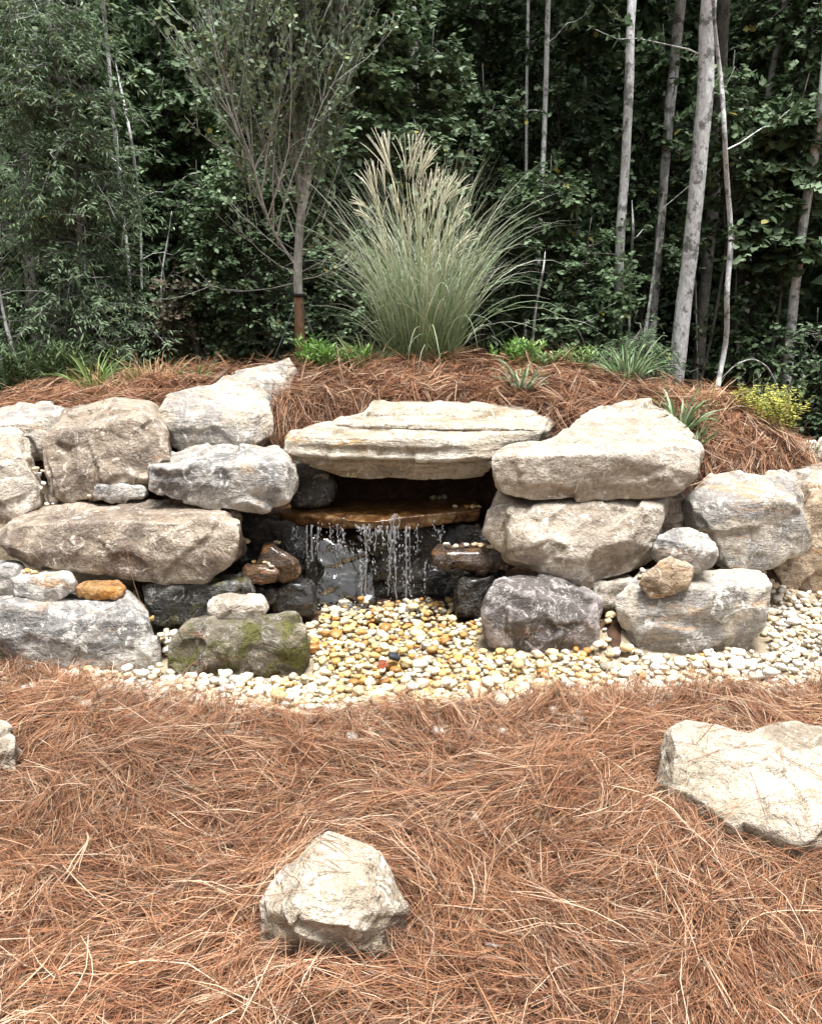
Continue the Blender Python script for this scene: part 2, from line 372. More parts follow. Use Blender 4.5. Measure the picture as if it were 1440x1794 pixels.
def terrain(x, y):
    """bilinear read of the ground sheet"""
    x = np.asarray(x, float); y = np.asarray(y, float)
    i = np.clip(np.searchsorted(_gx, x) - 1, 0, len(_gx) - 2); j = np.clip(np.searchsorted(_gy, y) - 1, 0, len(_gy) - 2)
    u = np.clip((x - _gx[i]) / (_gx[i + 1] - _gx[i]), 0, 1); v = np.clip((y - _gy[j]) / (_gy[j + 1] - _gy[j]), 0, 1)
    return (GZ[j, i] * (1 - u) + GZ[j, i + 1] * u) * (1 - v) + (GZ[j + 1, i] * (1 - u) + GZ[j + 1, i + 1] * u) * v
nx, ny = len(_gx), len(_gy)
_q = (np.arange(ny - 1)[:, None] * nx + np.arange(nx - 1)[None]).ravel()
tag(link('ground', mesh_arr('ground', np.stack([GX, GY, GZ], -1).reshape(-1, 3), np.stack([_q, _q + 1, _q + nx + 1, _q + nx], 1)), M['ground']),
    'needle covered ground rising into a low planted mound', kind='structure')

# ------------------------------------------------------------------ boulders
ROCKS = []
def hull(F=(), R_=(), B=(), Yf=4., Yr=None, Yb=None, x=(), base=None):
    """corner points of one stone block: front foot, front ridge, back top; the hidden back is closed down to the foot"""
    Yr = Yf if Yr is None else Yr; Yb = Yf + .4 if Yb is None else Yb
    g = lambda pts, Y: [at(p[0], p[1], p[2] if len(p) > 2 else Y) for p in pts]
    f, r, b = g(F, Yf), g(R_, Yr), g(B, Yb)
    ex = g(x, Yf)
    zmin = base if base is not None else min(p[2] for p in f + r + ex)
    back = [np.array((p[0] * .97, p[1] - .02, zmin + .015)) for p in b]
    return f + r + b + ex + back
def rock(name, hulls, mat, label, seed=0, vox=.0125, sm=1, amp=.0075, facet=.012, nf=34, strat=.0045, sdir=None, sfreq=15, cat='boulder', group=None, sink=False, infl=1.0):
    for h in (hulls if sink else ()):
        c = np.mean(h, axis=0)
        for p in [q for q in h if q[2] < (.1 if sink is True else sink)]: h.append(np.array((c[0] + (p[0] - c[0]) * .96, c[1] + (p[1] - c[1]) * .9, -.09)))
    ROCKS.append(dict(name=name, hulls=hulls, mat=mat, label=label, seed=seed, vox=vox, sm=sm, amp=amp, facet=facet, nf=nf, strat=strat, sdir=sdir, sfreq=sfreq, cat=cat, group=group, infl=infl))
WALL = 'boulders of the dry stacked wall'

# --- left side of the wall
rock('boulder', [hull([(76, 830), (86, 878), (150, 876), (255, 845), (286, 800)], [(78, 771), (117, 767), (155, 754), (249, 728), (290, 746)],
     [(98, 724), (130, 713), (200, 704), (262, 712), (284, 730)], 3.9, 4.0, 4.5)], 'brown', 'big squarish grey brown boulder with pale top beside the long sloping stone', 1, group=WALL)
rock('boulder', [hull([(-10, 955), (55, 985), (150, 1003), (300, 1021), (355, 1020), (402, 985)], [(-6, 940), (40, 921), (128, 938), (187, 938), (290, 924), (362, 942), (424, 915)],
     [(40, 905), (62, 893), (125, 883), (230, 880), (345, 883), (415, 903)], 3.5, 3.55, 3.95)], 'brown', 'long flat topped grey boulder lying across the lower courses of the wall', 2, strat=.006, group=WALL)
rock('boulder', [hull([(262, 856), (300, 872), (400, 892), (440, 896), (508, 876), (512, 840)], [(254, 820), (300, 832), (432, 818), (510, 812)],
     [(275, 803), (340, 790), (430, 785), (488, 787), (505, 800)], 3.75, 3.78, 4.22)], 'grey', 'blue grey slab shaped boulder next to the opening under the cap stone', 3, strat=.005, facet=.016, group=WALL)
rock('boulder', [hull([(292, 778), (340, 795), (445, 785), (462, 772)], [(266, 714), (290, 745), (350, 770), (450, 760), (466, 745)],
     [(300, 682, 4.6), (350, 673, 4.7), (390, 673, 4.75), (470, 692, 4.75)], 4.25, 4.3, 4.7),
     hull([], [], [], x=[(352, 690, 4.6), (395, 665, 4.9), (435, 641, 5.1), (510, 626, 5.25), (531, 640, 5.25), (528, 664, 5.1), (470, 720, 4.7), (400, 715, 4.5), (450, 760, 4.6), (520, 700, 5.3)])],
     'mixed', 'long cream and grey boulder sloping up the mound towards the staked tree', 4, strat=.005, group=WALL)
rock('stone', [hull([(297, 775), (330, 792), (352, 788)], [(296, 752), (320, 758), (350, 770)], [(310, 745), (345, 755)], 4.3, 4.32, 4.5)], 'ochre', 'brown wedge stone tucked under the long sloping boulder', 5, cat='stone')
rock('boulder', [hull([(-40, 805), (40, 805), (75, 800), (97, 765)], [(-40, 747), (60, 744), (104, 727)], [(-30, 722), (20, 713), (80, 709), (112, 713)], 4.3, 4.35, 4.8)], 'mixed',
     'cream topped boulder with an orange patch behind the squarish boulder', 6, group=WALL)
rock('boulder', [hull([(-50, 918), (30, 915), (62, 897), (66, 870)], [(-50, 830), (32, 800), (56, 832)], [(-45, 757), (15, 748), (36, 756), (46, 792)], 3.75, 3.82, 4.1)], 'tan',
     'pale upright boulder cut off by the picture edge above the long flat boulder', 7, group=WALL)
rock('stone', [hull([(165, 868), (205, 882), (250, 868)], [(166, 850), (208, 864), (253, 856)], [(172, 842), (246, 852)], 3.87, 3.88, 4.0)], 'grey', 'small greenish grey stone lying on the long flat boulder', 8, cat='stone', vox=.009, facet=.008)
rock('stone', [hull([(-25, 1042), (25, 1044), (31, 1022)], [(-25, 1000), (18, 993), (38, 1000)], [(-20, 990), (30, 990)], 3.42, 3.44, 3.6)], 'grey', 'small dark grey stone at the picture edge under the long flat boulder', 9, cat='stone', vox=.01)
rock('stone', [hull([(28, 1050), (75, 1056), (110, 1050), (130, 1032)], [(27, 1020), (70, 1022), (118, 1008), (131, 1020)], [(40, 1008), (115, 1002)], 3.33, 3.35, 3.5)], 'grey',
     'small blocky grey stone next to the rusty orange stone', 10, cat='stone', vox=.009, facet=.008)
rock('stone', [hull([(134, 1042), (170, 1049), (211, 1045)], [(131, 1028), (160, 1033), (210, 1035)], [(150, 1021), (205, 1020)], 3.36, 3.37, 3.46)], 'rust', 'small flat rusty orange stone in the wall', 11, cat='stone', vox=.008, facet=.006, amp=.006)
rock('boulder', [hull([(-30, 1095), (40, 1140), (90, 1160), (150, 1168), (240, 1165), (270, 1140)], [(-30, 1065), (60, 1075), (130, 1078), (185, 1080), (240, 1073), (262, 1098)],
     [(-10, 1046), (100, 1044), (230, 1037), (250, 1050)], 3.2, 3.25, 3.53)], 'grey', 'grey boulder with a slanting pale top at the foot of the wall by the straw', 12, sink=True, strat=.004, group=WALL)
rock('boulder', [hull([(262, 1088), (330, 1092), (400, 1077), (430, 1052)], [(255, 1035), (330, 1035), (425, 1019)], [(270, 1022), (400, 1007), (430, 1012)], 3.5, 3.5, 3.75)], 'wetgrey',
     'dark damp block with lichen under the long flat boulder', 13, facet=.016, group=WALL)
rock('stone', [hull([(366, 1078), (400, 1085), (455, 1083), (465, 1072)], [(367, 1058), (420, 1062), (464, 1060)], [(375, 1045), (450, 1043), (463, 1050)], 3.3, 3.31, 3.42)], 'tan',
     'small pale brick shaped stone lying on the mossy boulder', 14, cat='stone', vox=.008, facet=.007, amp=.007)
rock('boulder', [hull([(295, 1172), (340, 1187), (420, 1182), (478, 1167), (533, 1132)], [(297, 1130), (322, 1104), (400, 1108), (480, 1102), (532, 1100)], [(335, 1091), (440, 1083), (531, 1080)], 3.15, 3.2, 3.32)],
     'moss', 'low boulder covered with green moss at the foot of the wall', 15, sink=True, group=WALL)
# --- wet stones round the fall
rock('stone', [hull(x=[(445, 987, 3.75), (470, 955, 3.78), (520, 985, 3.72), (526, 1008, 3.72), (505, 1019, 3.72), (458, 1003, 3.72), (468, 953, 3.95), (516, 983, 3.95), (500, 1012, 3.95)])], 'wetrust',
     'tilted wet brown stone wedged beside the waterfall', 16, cat='stone', vox=.01, facet=.008)
rock('stone', [hull([(427, 1015), (455, 1023), (486, 1013)], [(429, 999), (455, 996), (482, 1000)], [(435, 992), (478, 993)], 3.66, 3.67, 3.8)], 'wetrust', 'small wet rusty stone under the tilted brown stone', 17, cat='stone', vox=.009, facet=.007)
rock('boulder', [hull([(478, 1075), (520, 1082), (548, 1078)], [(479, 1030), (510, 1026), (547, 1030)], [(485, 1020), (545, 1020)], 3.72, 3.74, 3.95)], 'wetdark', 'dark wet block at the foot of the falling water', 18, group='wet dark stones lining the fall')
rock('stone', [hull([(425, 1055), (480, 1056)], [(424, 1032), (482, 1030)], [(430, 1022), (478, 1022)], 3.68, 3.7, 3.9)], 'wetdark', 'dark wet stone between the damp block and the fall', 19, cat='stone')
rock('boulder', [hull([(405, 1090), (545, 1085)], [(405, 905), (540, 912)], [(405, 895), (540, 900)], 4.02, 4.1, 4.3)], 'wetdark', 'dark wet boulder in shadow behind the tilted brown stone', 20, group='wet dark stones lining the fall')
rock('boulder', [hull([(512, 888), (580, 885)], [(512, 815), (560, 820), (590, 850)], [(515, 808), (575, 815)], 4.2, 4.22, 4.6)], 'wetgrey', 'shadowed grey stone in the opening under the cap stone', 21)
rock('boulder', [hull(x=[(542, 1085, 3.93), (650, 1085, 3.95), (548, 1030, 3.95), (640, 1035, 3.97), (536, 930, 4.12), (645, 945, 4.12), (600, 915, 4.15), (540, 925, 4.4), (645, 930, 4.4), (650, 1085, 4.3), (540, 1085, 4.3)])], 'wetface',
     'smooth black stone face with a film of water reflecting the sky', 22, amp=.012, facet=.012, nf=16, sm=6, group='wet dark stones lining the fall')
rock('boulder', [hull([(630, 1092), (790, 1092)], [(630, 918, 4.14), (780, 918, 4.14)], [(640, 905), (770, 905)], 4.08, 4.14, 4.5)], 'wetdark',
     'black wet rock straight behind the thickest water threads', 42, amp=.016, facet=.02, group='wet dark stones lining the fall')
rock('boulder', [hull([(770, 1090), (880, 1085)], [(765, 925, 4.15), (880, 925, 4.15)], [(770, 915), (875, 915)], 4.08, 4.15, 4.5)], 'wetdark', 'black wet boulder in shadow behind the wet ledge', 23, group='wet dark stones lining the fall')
rock('stone', [hull([(757, 985), (790, 998), (860, 1004), (905, 992)], [(754, 970), (860, 974), (903, 970)], [(768, 957), (882, 960)], 3.8, 3.82, 4.05)], 'wetrust', 'wet dark ledge stone with pebbles on it beside the waterfall', 24, cat='stone', strat=.008, vox=.01)
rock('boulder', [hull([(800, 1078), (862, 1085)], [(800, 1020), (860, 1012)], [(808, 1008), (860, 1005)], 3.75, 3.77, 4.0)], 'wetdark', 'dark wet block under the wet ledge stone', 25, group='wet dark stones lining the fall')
rock('shelf_slab', [hull(x=[(483, 899, 4.13), (567, 903, 4.08), (650, 914, 3.98), (695, 908, 4.02), (733, 903, 4.06), (844, 893, 4.16), (490, 919, 4.13), (546, 921, 4.09), (650, 929, 4.0), (695, 929, 4.03), (728, 923, 4.07), (839, 913, 4.17),
     (520, 864, 4.75), (830, 864, 4.75), (520, 880, 4.75), (830, 880, 4.75)])], 'shelf', 'wet orange brown shelf slab that the water spills over', 26, sm=1, amp=.003, facet=.004, nf=40, vox=.009, infl=.15, cat='slab')
# --- cap slab, split along its beds
rock('cap_slab', [
    hull(x=[(489, 786, 4.02), (535, 801, 4.02), (608, 802, 4.02), (690, 803, 4.02), (830, 807, 4.02), (862, 798, 4.04), (960, 778, 4.3), (486, 763, 4.05), (580, 770, 4.04), (764, 777, 4.03), (830, 773, 4.04), (900, 765, 4.15), (970, 753, 4.3),
            (558, 747, 4.5), (700, 737, 4.55), (962, 737, 4.55), (560, 770, 4.5), (962, 760, 4.55)]),
    hull(x=[(585, 746, 4.25), (640, 741, 4.22), (800, 746, 4.18), (940, 748, 4.25), (971, 749, 4.32), (590, 760, 4.25), (960, 765, 4.3), (600, 734, 4.5), (930, 722, 4.6), (965, 735, 4.5), (640, 725, 4.6), (640, 745, 4.6), (930, 745, 4.6)]),
    hull(x=[(640, 722, 4.42), (800, 728, 4.38), (930, 728, 4.42), (640, 735, 4.42), (930, 740, 4.42), (655, 703, 4.75), (720, 700, 4.75), (860, 700, 4.75), (905, 705, 4.72), (945, 718, 4.6), (655, 720, 4.75), (905, 722, 4.75)]),
    hull(x=[(520, 800, 4.06), (545, 812, 4.08), (600, 829, 4.1), (650, 834, 4.1), (760, 836, 4.1), (846, 833, 4.1), (862, 808, 4.08), (700, 795, 4.08), (560, 795, 4.6), (860, 795, 4.6), (600, 806, 4.6), (850, 810, 4.6)])],
    'cream', 'wide layered cream cap slab bridging the opening above the waterfall', 27, sm=1, amp=.005, facet=.007, nf=80, strat=.013, sdir=(.03, -.02, 1), sfreq=26, vox=.011, infl=.85, cat='slab')
# --- right side of the wall
rock('boulder', [hull([(850, 1075), (870, 1112), (950, 1125), (1030, 1124), (1052, 1095)], [(852, 1040), (880, 1036), (970, 1050), (1050, 1060)], [(865, 1017), (930, 1011), (1000, 1018), (1035, 1036)], 3.4, 3.44, 3.63)], 'purple',
     'mottled purple grey boulder at the foot of the wall next to the wet pebbles', 28, sink=True, facet=.016, group=WALL)
rock('boulder', [hull([(905, 980), (970, 1006), (1027, 1027), (1096, 1004), (1139, 957)], [(897, 897), (1000, 888), (1162, 882)], [(870, 862), (1000, 852), (1160, 866)], 3.62, 3.72, 4.1,
      x=[(900, 940, 3.62), (985, 958, 3.58), (1022, 990, 3.58), (1120, 950, 3.6)]),
     hull(x=[(842, 905, 3.82), (850, 932, 3.8), (872, 956, 3.78), (905, 976, 3.74), (900, 890, 3.78), (866, 856, 3.9), (940, 870, 4.1), (880, 930, 4.1)])],
     'tan', 'rounded tan boulder under the largest pale boulder beside the opening', 29, sm=4, group=WALL)
rock('boulder', [hull([(889, 858), (945, 875), (992, 875), (1100, 867), (1186, 858), (1212, 832)], [(861, 806), (910, 815), (1014, 811), (1100, 810), (1139, 800), (1222, 790)],
      [(876, 777, 3.98), (945, 773, 4.0), (1225, 777, 4.1), (1139, 762, 4.2)], 3.72, 3.72, 4.1),
     hull(x=[(945, 790, 3.85), (1012, 739, 4.3), (1061, 713, 4.55), (1100, 706, 4.6), (1139, 705, 4.6), (1186, 733, 4.45), (1224, 776, 4.1), (1100, 810, 3.76), (1212, 800, 3.8), (1000, 812, 3.78), (1100, 800, 4.5), (1200, 800, 4.4), (1000, 820, 4.2)])],
     'tan', 'largest pale boulder with a peaked back on top of the wall', 30, sm=4, group=WALL)
rock('stone', [hull([(1150, 935), (1196, 925)], [(1150, 870), (1196, 880)], [(1155, 855), (1190, 858)], 3.86, 3.88, 4.1)], 'brown', 'brown stone squeezed between the two pale boulders of the wall', 31, cat='stone')
rock('boulder', [hull([(1205, 922, 3.88), (1255, 970, 3.76), (1285, 996), (1337, 994), (1416, 957, 3.76)], [(1199, 867, 3.95), (1250, 872), (1397, 880)], [(1225, 842), (1250, 832), (1367, 831), (1391, 860)], 3.7, 3.74, 4.12)], 'mixed',
     'blocky cream and grey boulder below the straw slope', 32, sm=3, group=WALL)
rock('boulder', [hull([(1147, 968), (1170, 988), (1215, 1001), (1250, 988)], [(1149, 946), (1180, 958), (1254, 966)], [(1165, 933), (1200, 927), (1240, 940)], 3.5, 3.5, 3.66)], 'grey', 'small rounded grey boulder behind the tilted brown stone', 33, sm=4, vox=.01, facet=.008, group=WALL)
rock('stone', [hull(x=[(1120, 1022, 3.4), (1151, 1051, 3.38), (1201, 1027, 3.4), (1210, 994, 3.44), (1176, 978, 3.44), (1150, 995, 3.42), (1176, 978, 3.55), (1205, 1010, 3.55), (1140, 1020, 3.55)])], 'ochre',
     'tilted angular brown stone perched on a pale boulder', 34, cat='stone', vox=.009, facet=.008, sm=3)
rock('boulder', [hull([(1095, 1078), (1108, 1110), (1199, 1132), (1306, 1110), (1354, 1062)], [(1080, 1045), (1150, 1050), (1207, 1038), (1345, 1018)], [(1121, 1005), (1210, 1003), (1328, 999)], 3.4, 3.44, 3.68)], 'mixed',
     'wide tan boulder half sunk in the dry white pebbles', 35, sink=True, strat=.004, group=WALL)
rock('boulder', [hull([(1340, 1000, 4.0), (1385, 1048), (1440, 1064), (1520, 1060)], [(1392, 905, 4.0), (1420, 872, 4.05), (1520, 865, 4.05)], [(1400, 850), (1510, 845)], 3.93, 4.05, 4.4)], 'ochre', 'orange brown boulder at the picture edge beside the white pebbles', 36, sink=True, group=WALL)
rock('boulder', [hull([(1398, 812), (1500, 818)], [(1394, 788), (1500, 790)], [(1400, 776), (1500, 772)], 4.7, 4.72, 5.0)], 'cream', 'pale flat boulder near the yellow shrub at the picture edge', 37, group=WALL)
rock('boulder', [hull([(1378, 862), (1500, 868)], [(1376, 832), (1430, 836), (1500, 838)], [(1385, 818), (1500, 815)], 4.3, 4.32, 4.65)], 'tan', 'pale boulder with straw on it above the orange brown boulder', 38, strat=.006, group=WALL)
rock('stone', [hull([(1040, 1068), (1108, 1062)], [(1040, 1026), (1075, 1022), (1108, 1020)], [(1045, 1012), (1105, 1008)], 3.58, 3.6, 3.8)], 'tan', 'small tan stone filling the gap between the purple grey and the wide tan boulder', 43, cat='stone')
# --- loose stones in the straw
rock('boulder', [hull([(464, 1640, 1.68), (482, 1675, 1.63), (560, 1686, 1.61), (650, 1670, 1.62), (690, 1642, 1.66), (706, 1612, 1.68)], [(459, 1605, 1.65), (472, 1580, 1.64), (704, 1590, 1.66)], [(585, 1462), (612, 1458), (640, 1470), (668, 1525, 1.76), (690, 1560, 1.74)], 1.6, 1.66, 1.78,
      x=[(520, 1500, 1.76), (497, 1535, 1.72), (505, 1592, 1.56), (560, 1598, 1.54), (632, 1606, 1.55), (670, 1600, 1.6)], base=-.03)],
     'creamrock', 'cone shaped cream boulder lying alone in the pine straw', 39, sink=True, sm=4, vox=.006, amp=.007, facet=.007, nf=30)
rock('boulder', [
    hull(x=[(1152, 1302, 2.262), (1160, 1335, 2.174), (1200, 1350, 2.145), (1260, 1385, 2.058), (1290, 1420, 1.990), (1178, 1368, 2.145), (1270, 1405, 2.029), (1190, 1268, 2.358), (1175, 1280, 2.339), (1225, 1275, 2.339), (1250, 1300, 2.280), (1330, 1300, 2.280), (1350, 1400, 2.029), (1230, 1330, 2.416)]),
    hull(x=[(1290, 1302, 2.262), (1350, 1276, 2.319), (1390, 1276, 2.319), (1440, 1290, 2.280), (1560, 1330, 2.223), (1560, 1460, 1.933), (1440, 1425, 1.961), (1370, 1420, 1.981), (1290, 1385, 2.058), (1395, 1470, 1.933), (1470, 1490, 1.913), (1560, 1500, 1.913), (1310, 1430, 1.990), (1350, 1330, 2.464), (1560, 1380, 2.416)])],
     'creamrock', 'flat pale boulder with a wavy edge lying in the pine straw', 40, sink=.2, sm=3, vox=.009, amp=.008, facet=.009, nf=50, strat=.006)
rock('stone', [hull(x=[(-40, 1335, 2.3), (12, 1336, 2.3), (30, 1300, 2.36), (4, 1266, 2.46), (-40, 1262, 2.46), (-40, 1330, 2.55), (18, 1310, 2.5)])], 'creamrock', 'pale stone tip showing at the picture edge in the straw', 41, sink=True, vox=.009, cat='stone')

tmp = []
for r in ROCKS:
    bm = bmesh.new()
    for h in r['hulls']:
        b2 = bmesh.new()
        for p in h: b2.verts.new(p)
        res = bmesh.ops.convex_hull(b2, input=b2.verts)
        kill = [g for g in set(res['geom_interior']) | set(res['geom_unused']) if isinstance(g, bmesh.types.BMVert)]
        bmesh.ops.delete(b2, geom=kill, context='VERTS')
        t = bpy.data.meshes.new('t'); b2.to_mesh(t); b2.free(); bm.from_mesh(t); bpy.data.meshes.remove(t)
    bmesh.ops.recalc_face_normals(bm, faces=bm.faces)
    me = bpy.data.meshes.new('t'); bm.to_mesh(me); bm.free()
    o = bpy.data.objects.new('t', me); COL.objects.link(o)
    q = o.modifiers.new('r', 'REMESH'); q.mode = 'VOXEL'; q.voxel_size = r['vox']
    q = o.modifiers.new('s', 'SMOOTH'); q.factor = .5; q.iterations = r['sm']
    tmp.append(o)
dg = bpy.context.evaluated_depsgraph_get()
ROCKV = []
for r, o in zip(ROCKS, tmp):
    me = bpy.data.meshes.new_from_object(o.evaluated_get(dg), depsgraph=dg)
    n = len(me.vertices)
    co = np.empty(n * 3, np.float32); me.vertices.foreach_get('co', co); co = co.reshape(-1, 3).astype(float)
    nm = np.empty(n * 3, np.float32); me.vertex_normals.foreach_get('vector', nm); nm = nm.reshape(-1, 3)
    rg = np.random.default_rng(100 + r['seed']); off = rg.uniform(0, 50, 3)
    size = np.ptp(co, axis=0).max(); thin = np.ptp(co, axis=0).min()
    co += nm * (r['vox'] * .55 + .0012 * r['sm'] + .006) * r['infl']
    # corners knocked off along flat planes
    for _ in range(26):
        pn = rg.normal(size=3) * (1, 1, .9) + (0, -.5, .35); pn /= np.linalg.norm(pn)
        s = co @ pn; over = np.maximum(s - (s.max() - rg.uniform(.012, .085) * thin), 0)
        co -= pn * over[:, None]
    # fractured facets: every vertex follows the tilted plane of its nearest seed
    sd_ = co[rg.integers(0, n, r['nf'])]
    wob = co + .05 * size * np.stack([pnoise(co * (3 / size) * 2 + off + 7 * k) for k in range(3)], -1)
    dd = ((wob[:, None] - sd_[None]) ** 2).sum(-1); ci = dd.argmin(1)
    tilt = rg.normal(size=(r['nf'], 3)); lev = rg.normal(size=r['nf'])
    d = r['facet'] * (.55 * lev[ci] + np.clip(((co - sd_[ci]) * tilt[ci]).sum(-1) / (size * .16), -1.2, 1.2))
    # larger lumps and pits
    d += r['amp'] * fbm(co * 4.5 + off, 5, .55) + .5 * r['amp'] * (-np.abs(pnoise(co * 11 + off)) + .25) + .4 * r['amp'] * pnoise(co * 26 + off)
    if r['strat']:
        dr = np.array(r['sdir'] if r['sdir'] else (rg.normal(0, .3), rg.normal(0, .3), 1), float); dr /= np.linalg.norm(dr)
        s = (co @ dr) * r['sfreq'] + .55 * fbm(co * 2.2 + off, 3) + 40
        k = np.floor(s).astype(int); f = s - k
        lv = np.random.default_rng(r['seed']).uniform(-1, 1, 400)
        side = 1 - np.abs(nm @ dr) ** 2
        d += r['strat'] * (lv[k % 400] * (1 - sstep(.8, 1, f)) + lv[(k + 1) % 400] * sstep(.8, 1, f)) * side - .6 * r['strat'] * sstep(.86, .95, f) * side
    # ease the jumps between facets over the mesh, then displace
    e = np.empty(len(me.edges) * 2, np.int32); me.edges.foreach_get('vertices', e); e = e.reshape(-1, 2)
    deg = np.bincount(e.ravel(), minlength=n).astype(float)
    for _ in range(1):
        acc = np.bincount(e[:, 0], d[e[:, 1]], n) + np.bincount(e[:, 1], d[e[:, 0]], n); d = .68 * d + .32 * acc / np.maximum(deg, 1)
    co = co + nm * (d * min(1, .35 + size))[:, None]
    ROCKV.append(co)
    org = np.array((co[:, 0].mean(), co[:, 1].mean(), co[:, 2].min()))
    me.vertices.foreach_set('co', (co - org).astype(np.float32).ravel()); me.name = r['name']
    me.polygons.foreach_set('use_smooth', np.ones(len(me.polygons), bool)); me.update()
    ob = link(r['name'], me, M[r['mat']], loc=org)
    tag(ob, r['label'], r['cat'], r['group'])
for o in tmp:
    t = o.data; bpy.data.objects.remove(o); bpy.data.meshes.remove(t)

# top of the stones on a grid, so that straw and pebbles keep clear of them
HG = .012; HX0, HY0 = -3.2, .9; HNX, HNY = int(6.6 / HG), int(5.0 / HG)
rock_top = np.full((HNY, HNX), -9.0); rock_low = np.full((HNY, HNX), -9.0)
for co in ROCKV:
    i = ((co[:, 0] - HX0) / HG).astype(int); j = ((co[:, 1] - HY0) / HG).astype(int)
    ok = (i >= 0) & (i < HNX) & (j >= 0) & (j < HNY)
    np.maximum.at(rock_top, (j[ok], i[ok]), co[ok, 2])
    ok &= co[:, 2] < .11
    np.maximum.at(rock_low, (j[ok], i[ok]), co[ok, 2])
def dilate(a):
    b = a.copy()
    b[1:] = np.maximum(b[1:], a[:-1]); b[:-1] = np.maximum(b[:-1], a[1:]); a = b.copy()
    b[:, 1:] = np.maximum(b[:, 1:], a[:, :-1]); b[:, :-1] = np.maximum(b[:, :-1], a[:, 1:]); return b
rock_top = dilate(rock_top); rock_low = dilate(rock_low)
def hgrid(g, x, y):
    i = np.clip(((x - HX0) / HG).astype(int), 0, HNX - 1); j = np.clip(((y - HY0) / HG).astype(int), 0, HNY - 1); return g[j, i]

# ------------------------------------------------------------------ pebble bed
_bp = np.array([ongr(q[0], q[1] + 8, .045) for q in [(-200, 1085), (0, 1122), (60, 1142), (130, 1168), (230, 1200), (400, 1232), (560, 1245), (750, 1245), (850, 1240), (960, 1222), (1100, 1203), (1200, 1195), (1440, 1188), (1700, 1180)]])
def strawline(x):
    return np.interp(x, _bp[:, 0], _bp[:, 1]) + .03 * pnoise(xy0(x, np.zeros_like(np.asarray(x, float)), 3.0, 9.0))
# sheet of grit under the pebbles
bx = np.arange(-3.0, 3.4, .1); by = np.linspace(-.25, 1.0, 16)
BX = np.repeat(bx[None], len(by), 0); BY = strawline(BX) + by[:, None]
bq = (np.arange(len(by) - 1)[:, None] * len(bx) + np.arange(len(bx) - 1)[None]).ravel()
bed = link('pebble_bed', mesh_arr('pebble_bed', np.stack([BX, BY, terrain(BX, BY) + .004], -1).reshape(-1, 3), np.stack([bq, bq + 1, bq + len(bx) + 1, bq + len(bx)], 1)), M['bed'])
tag(bed, 'bed of rounded cream and golden river pebbles in front of the wall', kind='structure')
def pebble_shape(seed, n=4):
    V, F = [], []
    g = np.tan(np.linspace(-1, 1, n + 1) * np.pi / 4)
    for ax in range(3):
        for sg in (-1, 1):
            U, W = np.meshgrid(g, g); P = np.zeros((n + 1, n + 1, 3)); P[..., ax] = sg; P[..., (ax + 1) % 3] = U * sg; P[..., (ax + 2) % 3] = W
            b = len(V) * (n + 1) ** 2; V.append(P.reshape(-1, 3))
            i = (np.arange(n)[:, None] * (n + 1) + np.arange(n)[None]).ravel() + b
            F.append(np.stack([i, i + 1, i + n + 2, i + n + 1], 1))
    V = np.concatenate(V); F = np.concatenate(F)
    key = np.round(V, 5); _, ix, inv = np.unique(key, axis=0, return_index=True, return_inverse=True)
    V = V[ix]; F = inv.ravel()[F]
    V = V / np.linalg.norm(V, axis=1)[:, None]
    rg = np.random.default_rng(seed)
    V = np.sign(V) * np.abs(V) ** .88
    V = V * (1 + .38 * pnoise(V * 1.0 + seed * 3.3) + .17 * pnoise(V * 2.2 + seed))[:, None]
    V = V / np.abs(V).max(0)
    return V * np.array((1, rg.uniform(.66, .86), rg.uniform(.45, .62))), F
PSH = [pebble_shape(20 + k) for k in range(8)]
PLO = [pebble_shape(20 + k, 2) for k in range(8)]; PMI = [pebble_shape(20 + k, 3) for k in range(8)]
PME = [mesh_arr('pebble', v, f) for v, f in PSH]
PMW = [mesh_arr('wet_pebble', v, f) for v, f in PSH]
for m_ in PME: m_.materials.append(M['pebble'])
for m_ in PMW: m_.materials.append(M['wetpebble'])
peb_h = terrain(*np.meshgrid(HX0 + HG * (np.arange(HNX) + .5), HY0 + HG * (np.arange(HNY) + .5))) + .004
base_h = peb_h.copy()
pr = np.random.default_rng(11)
DRY = np.array([(.72, .65, .53), (.78, .73, .64), (.66, .55, .39), (.60, .48, .32), (.74, .67, .54), (.68, .58, .43), (.68, .65, .60)])
WET = np.array([(.56, .38, .15), (.50, .28, .09), (.62, .48, .24), (.66, .56, .36), (.42, .21, .06), (.40, .36, .29), (.60, .44, .19), (.66, .58, .42), (.64, .54, .34), (.68, .62, .50)])
PEB = []
yy, xx = np.mgrid[-7:8, -7:8] * HG
def drop(x, y, a, sh, yaw, tilt):
    i = int((x - HX0) / HG); j = int((y - HY0) / HG)
    if not (8 < i < HNX - 9 and 8 < j < HNY - 9): return None
    ex = PSH[sh][0]; b_, c_ = ex[:, 1].max() * a, ex[:, 2].max() * a
    u = (xx * math.cos(yaw) + yy * math.sin(yaw)) / a; v = (-xx * math.sin(yaw) + yy * math.cos(yaw)) / b_
    r2 = u * u + v * v; ins = r2 < .95
    win = peb_h[j - 7:j + 8, i - 7:i + 8]
    low = -c_ * np.sqrt(np.clip(1 - r2, 0, 1))
    gap = (win - low)[ins]
    zc = np.sort(gap)[int(len(gap) * .86)]                # settles a little into its neighbours
    return zc, win, ins, c_ * np.sqrt(np.clip(1 - r2, 0, 1)), j, i
N_PEB = 7900; tries = 0
